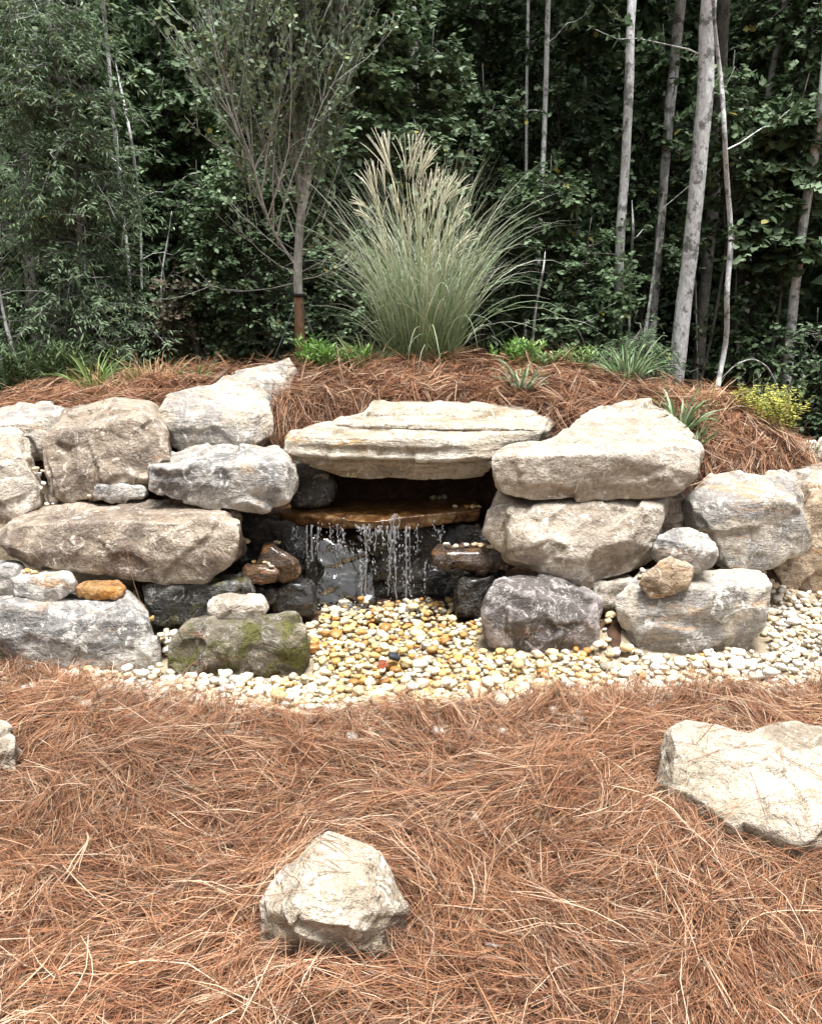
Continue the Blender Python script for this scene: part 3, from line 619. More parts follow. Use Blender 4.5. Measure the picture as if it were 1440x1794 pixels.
while len(PEB) < N_PEB and tries < 16000:
    tries += 1
    best = None
    for _ in range(4):
        x = pr.uniform(-2.35, 3.1); yl = float(strawline(x)); y = yl - .2 + pr.uniform(0, 1.52)
        if y > 4.06: continue
        a = pr.uniform(.009, .014) if len(PEB) > 6300 else float(np.clip(pr.lognormal(math.log(.0212), .32), .011, .038)); sh = int(pr.integers(8)); yaw = pr.uniform(0, 6.28)
        if hgrid(rock_low, np.array(x), np.array(y)) > -.04: continue
        q = drop(x, y, a, sh, yaw, 0)
        if q is None: continue
        lvl = q[0] - float(base_h[q[4], q[5]])
        if lvl > .075 or q[0] > .17: continue
        if best is None or lvl < best[6]: best = (q, x, y, a, sh, yaw, lvl)
    if best is None: continue
    (zc, win, ins, top, j, i), x, y, a, sh, yaw, _l = best
    peb_h[j - 7:j + 8, i - 7:i + 8] = np.where(ins, np.maximum(win, zc + top), win)
    wet = math.exp(-(((x - .05) / .62) ** 2 + ((y - 3.55) / .6) ** 2) * .8) + pr.normal(0, .13)
    PEB.append((x, y, zc, a, sh, yaw, pr.normal(0, .14), pr.normal(0, .14), wet))
# pebbles caught on the ledges of the wall
print('pebbles', len(PEB), tries)
AV = np.concatenate(ROCKV)
def ledge(px, py, Y, n, spx, spy, wet, r0=.019):
    for _ in range(n):
        p = at(px + pr.normal(0, spx), py + pr.normal(0, spy * .4), Y + pr.normal(0, .02))
        nb_ = AV[(np.abs(AV[:, 0] - p[0]) < .018) & (np.abs(AV[:, 1] - p[1]) < .018) & (AV[:, 2] < p[2] + .03)]
        sup = max(nb_[:, 2].max() if len(nb_) else -9, float(hgrid(peb_h, p[0:1], p[1:2])[0]) if p[1] < 3.7 else -9)
        if p[2] - sup > .14: continue
        p[2] = sup + r0 * .45
        PEB.append((p[0], p[1], p[2], r0 * pr.uniform(.8, 1.3), int(pr.integers(8)), pr.uniform(0, 6.28), pr.normal(0, .3), pr.normal(0, .3), wet, 1))
for q in [(825, 878, 4.22, 7, 13, 7, .8), (795, 947, 3.9, 4, 10, 4, .2), (848, 940, 3.92, 8, 15, 10, .4), (875, 962, 3.86, 4, 10, 5, .3), (757, 870, 4.5, 5, 22, 3, .7),
          (70, 835, 3.9, 5, 3, 26, .0, .016), (72, 870, 3.88, 5, 5, 8, .2, .016), (130, 880, 3.88, 4, 18, 3, .1, .012), (240, 880, 3.9, 7, 9, 5, .1, .013), (242, 852, 4.0, 4, 8, 3, .1, .013),
          (50, 1000, 3.45, 4, 9, 4, .4, .017), (285, 1125, 3.3, 9, 8, 20, .1, .02),
          (278, 1100, 3.4, 4, 6, 8, .6), (440, 958, 3.85, 4, 8, 6, 1., .016), (488, 945, 3.9, 2, 5, 4, 1., .016), (475, 995, 3.7, 3, 8, 3, .7, .012),
          (1125, 1003, 3.6, 3, 6, 3, .1, .016), (1370, 1030, 3.85, 9, 14, 14, .0), (1345, 1000, 3.8, 4, 10, 6, .0)]:
    ledge(*q)
P0 = np.array([p[:3] for p in PEB]); qx, qy, qf = topx(P0)
size_px = np.array([p[3] for p in PEB]) / qf * FPX
infr = (qx > 6) & (qx < 1434) & (qy > 850) & (qy < 1250)
vis = P0[:, 2] + .3 * np.array([p[3] for p in PEB]) >= hgrid(peb_h, P0[:, 0], P0[:, 1]) - .012
led = np.array([len(p) > 9 for p in PEB])
score = np.where(infr & (vis | led), size_px * np.where(led, 2.0, 1.0), 0)
single = set(np.argsort(-score)[:300].tolist())
rest = MB()
from mathutils import Euler
for k, p in enumerate(PEB):
    x, y, z, a, sh, yaw, t1, t2, wet = p[:9]
    pal = WET if wet > .55 or (wet > .3 and pr.random() < .45) else DRY
    c = pal[pr.integers(len(pal))] * pr.uniform(.82, 1.08)
    if wet > .22 and pal is DRY: c = c * np.array((1.0, .91, .74))
    e = Euler((t1, t2, yaw))
    if k in single:
        o = link('pebble', (PMW if pal is WET else PME)[sh], None, bed, (x, y, z)); o.rotation_euler = e; o.scale = (a, a, a); o.color = (*[float(v) for v in np.clip(c, 0, .85)], 1)
    else:
        v, f = (PMI if (vis[k] and infr[k] and size_px[k] > 8.2) else PLO)[sh]
        rest.add((v * a) @ np.array(e.to_matrix()).T + np.array((x, y, z)), f, np.clip(c, 0, .85))
tag(rest.build('small_pebbles', M['pebbles'], bed), kind='stuff')

# ------------------------------------------------------------------ pine straw
def needles(n, xr, yr, keep, L=(.14, .27), W=.0016, hmax=.075, wild=.1, seed=1, segs=3, zoff=0.0, clump=.22, dens=None):
    g = np.random.default_rng(seed)
    x = g.uniform(*xr, n); y = g.uniform(*yr, n)
    k = keep(x, y)
    if dens is not None: k &= g.random(n) < dens(x, y)
    x, y = x[k], y[k]; n = len(x) // 3 * 3
    x = np.repeat(x[:n // 3], 3) + g.normal(0, .008, n); y = np.repeat(y[:n // 3], 3) + g.normal(0, .008, n)   # needles come in bundles of three
    # needles lie in small swept mats that share a direction
    cx = np.floor(x / clump + .7 * pnoise(xy0(x, y, 3.0, 2.0))); cy = np.floor(y / clump + .7 * pnoise(xy0(x, y, 3.0, 8.0)))
    hsh = np.sin(cx * 12.9898 + cy * 78.233 + seed) * 43758.5453; hsh -= np.floor(hsh)
    ang = np.where(g.random(n) < .62, 1.2 * pnoise(xy0(x, y, 1.1, 4.0)) * 2.2 + (hsh - .5) * 1.9 + g.normal(0, .38, n), g.uniform(0, np.pi, n))
    ang = np.repeat(ang[::3], 3) + g.normal(0, .13, n)
    lx = np.repeat(g.uniform(*L, n // 3), 3) * g.uniform(.85, 1.1, n)
    t = np.linspace(-.5, .5, segs + 1)[None]
    bend = (np.repeat(g.normal(0, .10, n // 3), 3) + g.normal(0, .03, n))[:, None] * lx[:, None] * (t * t * 4 - .3) + g.normal(0, .015, n)[:, None] * lx[:, None] * np.sin(t * 7)
    dx, dy = np.cos(ang)[:, None], np.sin(ang)[:, None]
    X = x[:, None] + dx * t * lx[:, None] - dy * bend; Y = y[:, None] + dy * t * lx[:, None] + dx * bend
    tilt = g.normal(0, .10, n // 3); w = g.random(n // 3) < wild; tilt = np.repeat(np.where(w, g.normal(0, .38, n // 3), tilt), 3) + g.normal(0, .03, n)
    lay = np.repeat(g.random(n // 3), 3) ** 1.3 * hmax * (1 + .8 * pnoise(xy0(x, y, 3.2, 6.0)))
    arch = (np.abs(g.normal(0, .09, n)) + .02)[:, None] * lx[:, None] * (.25 - t * t) * 4 * .5
    G = np.maximum(terrain(X, Y), np.where((Y > strawline(X) - .1) & (Y < 4.0), hgrid(peb_h, X, Y), -9))
    Gs = .5 * G + .5 * G.mean(1, keepdims=True)
    Z = np.maximum(Gs, G) + zoff + np.maximum(lay[:, None] + tilt[:, None] * t * lx[:, None] + arch, .002)
    P = np.stack([X, Y, Z], -1)
    ok = (hgrid(rock_top, X, Y) < Z + .0)[:, 1:-1].all(1)
    P = P[ok]; n = len(P); lay = lay[ok]
    T = np.gradient(P, axis=1); T /= np.linalg.norm(T, axis=2)[..., None]
    up = np.zeros((n, 1, 3)); up[:, 0, 2] = 1; up[:, 0, :2] = g.normal(0, .5, (n, 2))
    S = np.cross(T, up); S /= np.linalg.norm(S, axis=2)[..., None] + 1e-9
    wd = (W * g.uniform(.75, 1.3, n))[:, None, None] * np.concatenate([[.55], np.ones(segs - 1), [.3]])[None, :, None] * .5
    V = np.stack([P - S * wd, P + S * wd], 2).reshape(-1, 3)
    b = (np.arange(n)[:, None] * (segs + 1) + np.arange(segs)[None]).ravel() * 2
    F = np.stack([b, b + 1, b + 3, b + 2], 1)
    base = np.array([(.29, .128, .060), (.39, .21, .112), (.20, .076, .035), (.58, .41, .28), (.085, .036, .018), (.33, .155, .076), (.27, .18, .118), (.48, .305, .19)])
    wts = np.array([.20, .16, .18, .09, .18, .11, .05, .03])
    c = base[np.where(g.random(n) < .6, np.repeat(g.choice(len(base), n // 3 + 1, p=wts), 3)[:n], g.choice(len(base), n, p=wts))] * g.uniform(.75, 1.15, n)[:, None]
    tone = 1 + .28 * pnoise(xy0(P[:, 0, 0], P[:, 0, 1], 1.6, 12.0))
    c = c * tone[:, None]; c = np.clip(c * .95 + .04 * (c.mean(1, keepdims=True) - c), 0, .85)
    return V, F, np.repeat(c, 2 * (segs + 1), 0)
def dens_front(x, y): return np.clip(1 - sstep(-.10, .05, y - strawline(x) + .05 * pnoise(xy0(x, y, 4, 7))) * (.94 + .1 * pnoise(xy0(x, y, 5, 3))), 0, 1)
fr = lambda x, y: (np.abs(x) < .56 * y + .35) & (y < strawline(x) + .16)
st = MB()
V, F, C = needles(132000, (-2.0, 2.1), (1.15, 3.35), fr, seed=2, dens=dens_front); st.add(V, F, C)
V, F, C = needles(3600, (-2.0, 2.1), (1.15, 3.1), fr, L=(.2, .34), W=.0019, hmax=.075, wild=.35, seed=3, segs=5, zoff=.012, dens=dens_front); st.add(V, F, C)
V, F, C = needles(34000, (-3.4, 3.4), (.3, 3.35), lambda x, y: (np.abs(x) > .56 * y + .3) & (y < strawline(x) + .1), W=.0034, seed=8, segs=2, dens=dens_front); st.add(V, F, C)
# stray needles that blew onto the stones
gs = np.random.default_rng(77); base_c = np.array([(.39, .21, .112), (.58, .41, .28), (.20, .076, .035)])
for co, cnt in ((ROCKV[-3], 34), (ROCKV[-2], 46), (ROCKV[-1], 8), (ROCKV[11], 22), (ROCKV[1], 12), (ROCKV[27], 26), (ROCKV[3], 20)):
    for v in co[gs.integers(len(co), size=cnt * 3)]:
        if v[2] < hgrid(rock_top, v[0:1], v[1:2])[0] - .03: continue
        a = gs.uniform(0, 3.1416); t = np.linspace(-.5, .5, 6) * gs.uniform(.07, .16)
        X, Y = v[0] + np.cos(a) * t + gs.normal(0, .06) * t * t * 8, v[1] + np.sin(a) * t
        Z = hgrid(rock_top, X, Y)
        if (Z < v[2] - .05).any(): continue
        Z = np.maximum(np.convolve(np.pad(Z, 2, 'edge'), np.ones(5) / 5, 'valid'), Z) + .002
        st.tube(np.stack([X, Y, Z], -1), .0009, 3, base_c[gs.integers(3)], cap=False)
tag(st.build('pine_straw', M['straw']), 'reddish brown pine straw mulch in front of the pebbles', 'pine straw', kind='stuff')
# mound: straw behind the wall
def mound_keep(x, y): return (hgrid(rock_top, x, y) < terrain(x, y) + .05) & (terrain(x, y) > .5)
st = MB()
V, F, C = needles(108000, (-2.9, 3.1), (4.1, 6.1), mound_keep, L=(.14, .26), W=.0025, hmax=.055, wild=.2, seed=5, segs=3, clump=.16); st.add(V, F, C)
V, F, C = needles(16000, (-2.9, 3.1), (4.2, 5.6), mound_keep, L=(.16, .3), W=.003, hmax=.08, wild=.65, seed=6, segs=4, zoff=.02, clump=.16); st.add(V, F, C)
tag(st.build('pine_straw', M['straw']), 'reddish brown pine straw covering the mound behind the wall', 'pine straw', kind='stuff')

# ------------------------------------------------------------------ leaves, blades, branches
def leaves_add(mb, P, D, Nn, L, W, cols, kind='lance'):
    """many small leaves: P base points, D direction, Nn face normal"""
    n = len(P); D = D / (np.linalg.norm(D, axis=1)[:, None] + 1e-9)
    S = np.cross(D, Nn); S /= np.linalg.norm(S, axis=1)[:, None] + 1e-9; U = np.cross(S, D)
    L = np.broadcast_to(L, (n,))[:, None]; W = np.broadcast_to(W, (n,))[:, None]
    if kind == 'lance':
        V = np.stack([P, P + D * L * .45 + S * W * .5 + U * L * .05, P + D * L - U * L * .10, P + D * L * .45 - S * W * .5 + U * L * .05], 1)
        F = np.arange(n * 4).reshape(n, 4)
        F = np.concatenate([F[:, [0, 1, 2]], F[:, [0, 2, 3]]])
        m = 4
    elif kind == 'lobed':                                        # pointed lobes with notches
        o = [(0, 0, 0), (.22, .52, .03), (.42, .24, .05), (.66, .46, .0), (1, 0, -.12), (.66, -.46, .0), (.42, -.24, .05), (.22, -.52, .03)]
        V = np.stack([P + D * L * a + S * W * b + U * L * c for a, b, c in o], 1); b = np.arange(n)[:, None] * 8
        F = np.concatenate([b + np.array([[0, k, k + 1]]) for k in range(1, 7)]); m = 8
    else:                                                        # broad, oval
        V = np.stack([P, P + D * L * .18 + S * W * .46 + U * L * .06, P + D * L * .62 + S * W * .52 + U * L * .02, P + D * L - U * L * .12,
                      P + D * L * .62 - S * W * .52 + U * L * .02, P + D * L * .18 - S * W * .46 + U * L * .06], 1)
        b = np.arange(n)[:, None] * 6
        F = np.concatenate([b + np.array([[0, 1, 2]]), b + np.array([[0, 2, 3]]), b + np.array([[0, 3, 4]]), b + np.array([[0, 4, 5]])])
        m = 6
    mb.add(V.reshape(-1, 3), F, np.repeat(cols, m, 0))
def curve(p0, p1, sag=0.0, wig=0.0, n=8, g=rng):
    t = np.linspace(0, 1, n)[:, None]
    P = p0 + (p1 - p0) * t; P[:, 2] += -sag * (4 * t[:, 0] * (1 - t[:, 0])) * -1
    if wig: P += wig * np.sin(np.pi * t) * np.stack([pnoise(np.stack([t[:, 0] * 3 + g.uniform(0, 90), np.full(n, .3), np.full(n, k * 3.7)], -1)) for k in range(3)], -1)
    return P
def blades(mb, P, az, tilt, L, W, c0, c1, droop, segs=7, g=rng, stripe=0.0):
    """arching strap leaves; tilt = start angle from vertical"""
    n = len(P); pts = [P]; a = tilt.copy(); cur = P.copy()
    for k in range(segs):
        d = np.stack([np.sin(a) * np.cos(az), np.sin(a) * np.sin(az), np.cos(a)], -1)
        cur = cur + d * (L / segs)[:, None]; pts.append(cur)
        a = a + droop / segs * (.35 + 1.3 * (k + 1) / segs)
        az = az + g.normal(0, .05, n)
    Q = np.stack(pts, 1)
    T = np.gradient(Q, axis=1); S = np.cross(T, np.array((0, 0, 1.)) + g.normal(0, .35, (n, 1, 3))); S /= np.linalg.norm(S, axis=2)[..., None] + 1e-9
    t = np.linspace(0, 1, segs + 1); prof = np.minimum(1, .55 + 2 * t) * (1 - t ** 3) + .04
    w = (W[:, None] * prof[None] * .5)[..., None]
    V = np.stack([Q - S * w, Q + S * w], 2).reshape(-1, 3)
    b = (np.arange(n)[:, None] * (segs + 1) + np.arange(segs)[None]).ravel() * 2
    F = np.stack([b, b + 1, b + 3, b + 2], 1)
    c = c0[:, None] + (c1 - c0)[:, None] * (t ** .8)[None, :, None]
    mb.add(V, F, np.repeat(c.reshape(-1, 3), 2, 0))
    return Q

# ------------------------------------------------------------------ ornamental grass
gb = at(742, 640, 5.45); gb[2] = terrain(gb[0], gb[1])
og = empty('ornamental_grass', gb, 'tall variegated ornamental grass with feathery cream plumes on top of the mound', 'ornamental grass')
def mix_cols(g, n, pal, j=.15): return np.clip(np.array(pal)[g.integers(len(pal), size=n)] * g.uniform(1 - j, 1 + j, n)[:, None], 0, .85)
g = np.random.default_rng(31)
mb = MB(); n = 740
r_ = .24 * np.sqrt(g.random(n)); az0 = g.uniform(0, 6.283, n)
P = np.stack([r_ * np.cos(az0), .7 * r_ * np.sin(az0), np.zeros(n)], -1)
az = az0 + g.normal(0, .7, n)
tl = .03 + (.26 + .46 * (g.random(n) < .25)) * g.random(n) * (.3 + r_ / .24)
blades(mb, P, az, tl, g.uniform(.7, 1.42, n) * (1.06 - .3 * tl), g.uniform(.0036, .0072, n), mix_cols(g, n, [(.12, .20, .06), (.18, .27, .09), (.09, .15, .04)]),
       mix_cols(g, n, [(.56, .62, .48), (.66, .70, .58), (.32, .42, .25), (.46, .50, .32), (.74, .76, .67)]), g.uniform(.5, 2.3, n) * (.55 + 1.2 * tl), 9, g)
mb.build('leaf_blades', M['blade'], og)['kind'] = 'stuff'
tips = [(652, 226, 688, 312), (662, 232, 690, 318), (672, 222, 684, 300), (716, 228, 712, 318), (727, 222, 716, 320), (738, 228, 722, 322), (756, 240, 728, 320), (752, 262, 730, 330), (760, 250, 735, 325),
        (632, 285, 660, 350), (655, 272, 662, 345), (668, 282, 676, 350), (610, 348, 655, 372), (622, 362, 662, 395), (770, 285, 752, 350), (784, 288, 760, 360), (800, 300, 770, 365), (820, 302, 780, 360),
        (790, 318, 766, 380), (812, 335, 790, 395), (830, 352, 786, 390), (822, 372, 780, 420), (760, 300, 744, 372), (745, 305, 738, 380), (770, 330, 752, 400), (735, 330, 730, 410), (700, 345, 706, 420),
        (650, 330, 672, 405), (640, 300, 664, 372), (838, 405, 790, 440), (805, 380, 772, 440), (782, 362, 756, 430), (812, 412, 782, 460), (716, 365, 718, 440), (690, 322, 698, 400), (765, 415, 748, 480), (795, 440, 768, 490), (660, 395, 680, 460)]
for k, (tx, ty, bx_, by_) in enumerate(tips):
    Y = 5.45 + g.normal(0, .09)
    tip, bot = at(tx, ty, Y) - gb, at(bx_, by_, Y) - gb
    pm = MB(); ns = 7
    root = np.array((g.normal(0, .1), g.normal(0, .07), .02))
    mid = (root + bot) / 2 + np.array((0, 0, .05)); tt = np.linspace(0, 1, 7)[:, None]
    pm.tube((1 - tt) ** 2 * root + 2 * tt * (1 - tt) * (mid * .6 + .4 * np.array((bot[0] * .35, 0, mid[2]))) + tt ** 2 * bot, np.linspace(.0035, .0018, 7), 4, (.55, .53, .32))
    ax = tip - bot; ln = np.linalg.norm(ax)
    side = np.cross(ax, (0, 1, 0)); side /= np.linalg.norm(side)
    for s in range(ns):
        f = g.uniform(0, .28); o = g.normal(0, .13)
        e = bot + ax * g.uniform(.82, 1.04) + side * ln * o + np.array((0, g.normal(0, .04), -abs(o) * ln * .35))
        b0 = bot + ax * f; m0 = b0 + (e - b0) * .5 + np.array((0, 0, .025)) + side * ln * o * -.15
        q = np.linspace(0, 1, 6)[:, None]
        pm.tube((1 - q) ** 2 * b0 + 2 * q * (1 - q) * m0 + q ** 2 * e, np.array([.0008, .0019, .0025, .0023, .0019, .0008]), 4, np.clip(np.array((.88, .84, .66)) * g.uniform(.88, 1.08), 0, .9))
    pm.build('seed_plume', M['blade'], og)

# ------------------------------------------------------------------ small plants on the mound
def strap_clump(px, py, Y, n, L, label, pal, w=.009, spread=.05, name='strap_leaf_plant', lift=0.0, cat='plant', group='grassy plants on the mound'):
    b = at(px, py, Y); b[2] = terrain(b[0], b[1]) + lift
    o = empty(name, b, label, cat, group); m_ = MB()
    r = spread * np.sqrt(g.random(n)); a0 = g.uniform(0, 6.283, n)
    P = np.stack([r * np.cos(a0), r * np.sin(a0), np.zeros(n)], -1)
    t_ = g.uniform(.1, .75, n)
    c = mix_cols(g, n, pal, .2)
    blades(m_, P, a0 + g.normal(0, .5, n), t_, g.uniform(.6, 1.15, n) * L, g.uniform(.7, 1.2, n) * w, c * .6, c, g.uniform(.5, 1.6, n), 6, g)
    m_.build('leaf_blades', M['blade'], o)
GR = [(.10, .20, .07), (.16, .27, .11), (.22, .32, .15), (.34, .42, .26)]
GRB = [(.14, .26, .08), (.20, .34, .10), (.28, .40, .14)]
STR = [(.45, .40, .18), (.36, .38, .14), (.52, .42, .22), (.30, .34, .12)]
strap_clump(1100, 672, 5.15, 90, .36, 'dark green grassy clump beside the shrubs behind the largest pale boulder', GR, .012)
strap_clump(915, 700, 4.75, 60, .26, 'small striped grassy clump in the straw behind the cap slab', [(.16, .26, .12), (.30, .38, .22), (.55, .60, .45)], .011)
strap_clump(1192, 742, 4.5, 55, .34, 'green grassy clump growing behind the tip of the largest pale boulder', GR, .015, .03, lift=.02)
strap_clump(1212, 770, 4.35, 26, .26, 'short blue green tuft hanging over the edge of the largest pale boulder', GR, .014, .03)
strap_clump(165, 672, 5.2, 46, .42, 'tall green grass tuft at the end of the mound beyond the squarish boulder', GRB, .010)
strap_clump(200, 676, 5.15, 70, .26, 'yellow green grass growing through the straw', STR, .008, .12)
strap_clump(268, 664, 5.15, 80, .26, 'straw coloured dry grass tuft on the crest of the mound', [(.60, .45, .26), (.55, .36, .2), (.48, .42, .2)], .007, .14)
strap_clump(335, 672, 5.1, 34, .2, 'small green seedling grass beside the sloping boulder', GRB, .008, .07)
strap_clump(1235, 700, 4.85, 44, .22, 'yellowish grass fringe on the straw hump', [(.55, .50, .2), (.50, .40, .2)], .007, .1)
strap_clump(645, 660, 5.2, 60, .3, 'thin pale grass at the foot of the ornamental grass', [(.45, .5, .3), (.3, .38, .16)], .007, .12)
strap_clump(490, 745, 4.42, 90, .24, 'dried brown grass tuft in the corner between sloping boulder and cap slab', [(.42, .24, .14), (.55, .36, .22), (.30, .16, .09)], .005, .05)
strap_clump(838, 1250, 2.72, 60, .12, 'dead brown needle tuft at the edge of the pebbles', [(.34, .18, .11), (.24, .12, .07), (.45, .28, .18)], .003, .03, name='needle_tuft')
strap_clump(1090, 1215, 2.88, 60, .13, 'dry needle clump on the straw edge near the flat wavy boulder', [(.34, .18, .11), (.5, .3, .2), (.45, .28, .18)], .003, .08, name='needle_tuft')

def leafy_plant(px, py, Y, nst, H, spread, label, pal, leaf=(.06, .016), name='leafy_plant', nl=14, cat='plant', kind='lance', up=1.0):
    b = at(px, py, Y); b[2] = terrain(b[0], b[1])
    o = empty(name, b, label, cat); sm, lm = MB(), MB()
    for s in range(nst):
        r0 = spread * math.sqrt(g.random()); a = g.uniform(0, 6.283)
        p0 = np.array((r0 * math.cos(a), .7 * r0 * math.sin(a), 0)); h = H * g.uniform(.6, 1.1)
        p1 = p0 + np.array((g.normal(0, .22) * h, g.normal(0, .2) * h, h))
        c = curve(p0, p1, 0, .05, 6, g); sm.tube(c, np.linspace(.003, .0012, 6), 4, (.16, .2, .08))
        t = g.uniform(.1, 1, nl); P = np.stack([np.interp(t, np.linspace(0, 1, 6), c[:, k]) for k in range(3)], -1)
        az = g.uniform(0, 6.283, nl); D = np.stack([np.cos(az), np.sin(az), up * g.uniform(.3, 1.4, nl)], -1)
        leaves_add(lm, P, D, np.array((0, 0, 1.)) + g.normal(0, .4, (nl, 3)), leaf[0] * g.uniform(.6, 1.2, nl), leaf[1] * g.uniform(.8, 1.2, nl), mix_cols(g, nl, pal, .22), kind)
    sm.build('stems', M['blade'], o); lm.build('foliage', M['leaf'], o)
    return o
BG = [(.16, .32, .07), (.22, .40, .10), (.12, .26, .05), (.30, .46, .16)]
leafy_plant(590, 648, 5.3, 46, .17, .26, 'bright green low leafy plant between the staked tree and the ornamental grass', BG)
leafy_plant(558, 642, 5.35, 20, .22, .12, 'bright green leafy plant at the foot of the staked tree', BG)
leafy_plant(905, 655, 5.35, 34, .19, .17, 'bright green leafy plant next to the ornamental grass on the pale trunk side', BG)
leafy_plant(952, 660, 5.3, 16, .16, .1, 'small pale green leafy plant in the middle of three beyond the cap slab', [(.24, .36, .14), (.40, .48, .30)])
leafy_plant(1005, 662, 5.3, 18, .2, .1, 'upright green leafy seedling nearest the dark grassy clump on the crest', [(.20, .34, .10), (.36, .46, .22)])
leafy_plant(1345, 765, 4.75, 70, .27, .16, 'golden yellow thread leaf shrub beside the straw hump', [(.66, .62, .14), (.74, .70, .24), (.55, .54, .12), (.36, .40, .10)], (.03, .008), 'yellow_shrub', 30, 'shrub', up=.3)
leafy_plant(1295, 712, 4.85, 22, .16, .1, 'small yellow green shrub sprig on top of the straw hump', [(.46, .46, .10), (.56, .54, .18)], (.025, .007), 'yellow_shrub', 20, 'shrub', up=.4)
leafy_plant(1410, 800, 4.7, 30, .14, .12, 'dead brown bush next to the yellow shrub', [(.22, .15, .10), (.30, .2, .14)], (.03, .006), 'dead_bush', 16, 'shrub')
leafy_plant(1335, 740, 5.7, 12, .42, .08, 'grey green feathery weed standing behind the yellow shrub', [(.16, .20, .13), (.22, .26, .18)], (.06, .008), 'feathery_weed', 26)
for i, (px, py, lb) in enumerate([(10, 728, 'dark green weeds at the picture edge behind the cream topped boulder'), (60, 716, 'dark green weeds behind the cream topped boulder beside a leaning stem'), (105, 705, 'tall dark weeds where the mound ends beside the grass tuft')]):
    leafy_plant(px, py, 6.0, 26, .34, .22, lb, [(.07, .11, .045), (.10, .15, .06), (.05, .08, .03)], (.09, .016), 'weed', 18)

# ------------------------------------------------------------------ falling water
wf_o = at(650, 915, 3.97)
wf = empty('waterfall', (wf_o[0], wf_o[1], 0.0), 'thin threads of clear water dripping off the brown shelf slab', 'waterfall')
wo_ = np.array((wf_o[0], wf_o[1], 0.0))
_rim = np.array([(483, 4.10), (567, 4.05), (650, 3.95), (695, 3.99), (733, 4.03), (844, 4.13)])
def blob(mb, c, r, st=1.0):
    v, f = PLO[3]
    mb.add(v / np.abs(v).max(0) * np.array((r, r, r * st)) + c, f)
streams = [(545, 920, 1085, .006, .9), (538, 920, 1075, .004, .5), (556, 925, 1092, .004, .7), (640, 925, 1060, .003, .6), (632, 990, 1062, .004, .8), (658, 926, 1010, .0025, .3), (690, 900, 1056, .005, .9), (684, 905, 1045, .0035, .6),
           (698, 905, 1030, .003, .5), (712, 922, 1052, .004, .8), (718, 922, 1050, .0025, .5), (732, 918, 995, .0022, .4), (745, 985, 1058, .003, .5), (600, 926, 975, .003, .4), (520, 922, 962, .002, .2), (668, 924, 985, .002, .25),
           (775, 920, 950, .0015, .15), (760, 918, 948, .0015, .15), (512, 922, 955, .0018, .2), (648, 926, 1000, .002, .35)] + [(float(q), 922, float(930 + 120 * v), .0024, float(.2 + .5 * v)) for q, v in zip(g.uniform(555, 745, 12), g.random(12))]
for (sx, y0_, y1_, rad, on) in streams:
    w = MB(); dr = MB(); Yr = np.interp(sx, _rim[:, 0], _rim[:, 1]) - .012
    n = 26; t = np.linspace(0, 1, n)
    pxs = sx + (t ** 1.3) * g.normal(4, 5) + 3.4 * pnoise(np.stack([t * 9 + sx, t * 0 + .4, t * 0], -1))
    P = np.array([at(a, b, Yr - .03 * c) for a, b, c in zip(pxs, y0_ + (y1_ - y0_) * t, t)]) - wo_
    rr = 1.7 * rad * (.3 + 1.5 * np.abs(pnoise(np.stack([t * 9 + sx * 1.7, t * 0 + .8, t * 0 + 2], -1)))) * (1 - .35 * t)
    cut = n if on > .55 else int(n * g.uniform(.35, .75))
    w.tube(P[:cut], np.append(rr[:cut - 1], .0006), 7, cap=False)
    for _ in range(int(9 + 24 * on)):
        f = g.random(); c = P[int(f * (n - 1))] + np.array((g.normal(0, .011), g.normal(0, .006), g.normal(0, .01)))
        blob(dr, c, g.uniform(.0012, .0042), g.uniform(1.2, 3.6))
    ws = w.build('water_stream', M['water'], wf, cols=False); tag(dr.build('droplets', M['water'], ws, cols=False), kind='stuff')
sp = MB()
for _ in range(150):
    cx_ = g.choice([612, 560, 690, 718, 632], p=[.45, .2, .15, .1, .1]); c = at(cx_ + g.normal(0, 14), 1068 - abs(g.normal(0, 9)) + 6, 3.86) - wo_
    blob(sp, c, g.uniform(.0015, .006), g.uniform(.8, 1.5))
tag(sp.build('splash_drops', M['water'], wf, cols=False), kind='stuff')
# small things lying on the pebbles and straw
dk = at(690, 1157, 3.17)
pl = MB(); v, f = pebble_shape(77); pl.add(v * .03, f, (.03, .033, .04)); o = pl.build('dark_stone', M['plain'], loc=(dk[0], dk[1], .035)); o.rotation_euler = (.2, .3, .3)
tag(o, 'small black stone among the golden pebbles', 'stone')
lf = MB(); a = np.array([[0, 0, 0.]]); leaves_add(lf, np.array([[0, 0, 0], [.005, .004, .002], [0, .002, .004]]), np.array([[1, .2, .1], [.6, .8, .2], [.5, -.8, .1]]), np.array([[0, -.3, 1.]] * 3), .05, .03, np.array([(.22, .06, .025)] * 3), 'broad')
p = ongr(662, 1167, .045); tag(lf.build('fallen_leaf', M['leaf'], loc=p), 'small red fallen leaf on the golden pebbles', 'leaf')
def stick(name, pts, r, label, col):
    P = [ongr(px, py, z) for px, py, z in pts]; P = np.array(P); t = np.linspace(0, 1, 9); q = np.linspace(0, 1, len(P))
    P = np.stack([np.interp(t, q, P[:, k]) for k in range(3)], -1); P += .006 * np.stack([pnoise(np.stack([t * 5, t * 0 + k, t * 0 + pts[0][0]], -1)) for k in range(3)], -1)
    s = MB(); s.tube(P - P[0], np.linspace(r, r * .5, 9), 6, col); tag(s.build(name, M['plain'], loc=P[0]), label, 'twig')
stick('twig', [(1085, 1335, .05), (1125, 1405, .06)], .005, 'thin dark twig in the straw near the flat wavy boulder', (.20, .09, .05))
stick('twig', [(830, 1425, .05), (852, 1468, .055)], .009, 'short grey bark piece in the straw', (.30, .25, .20))
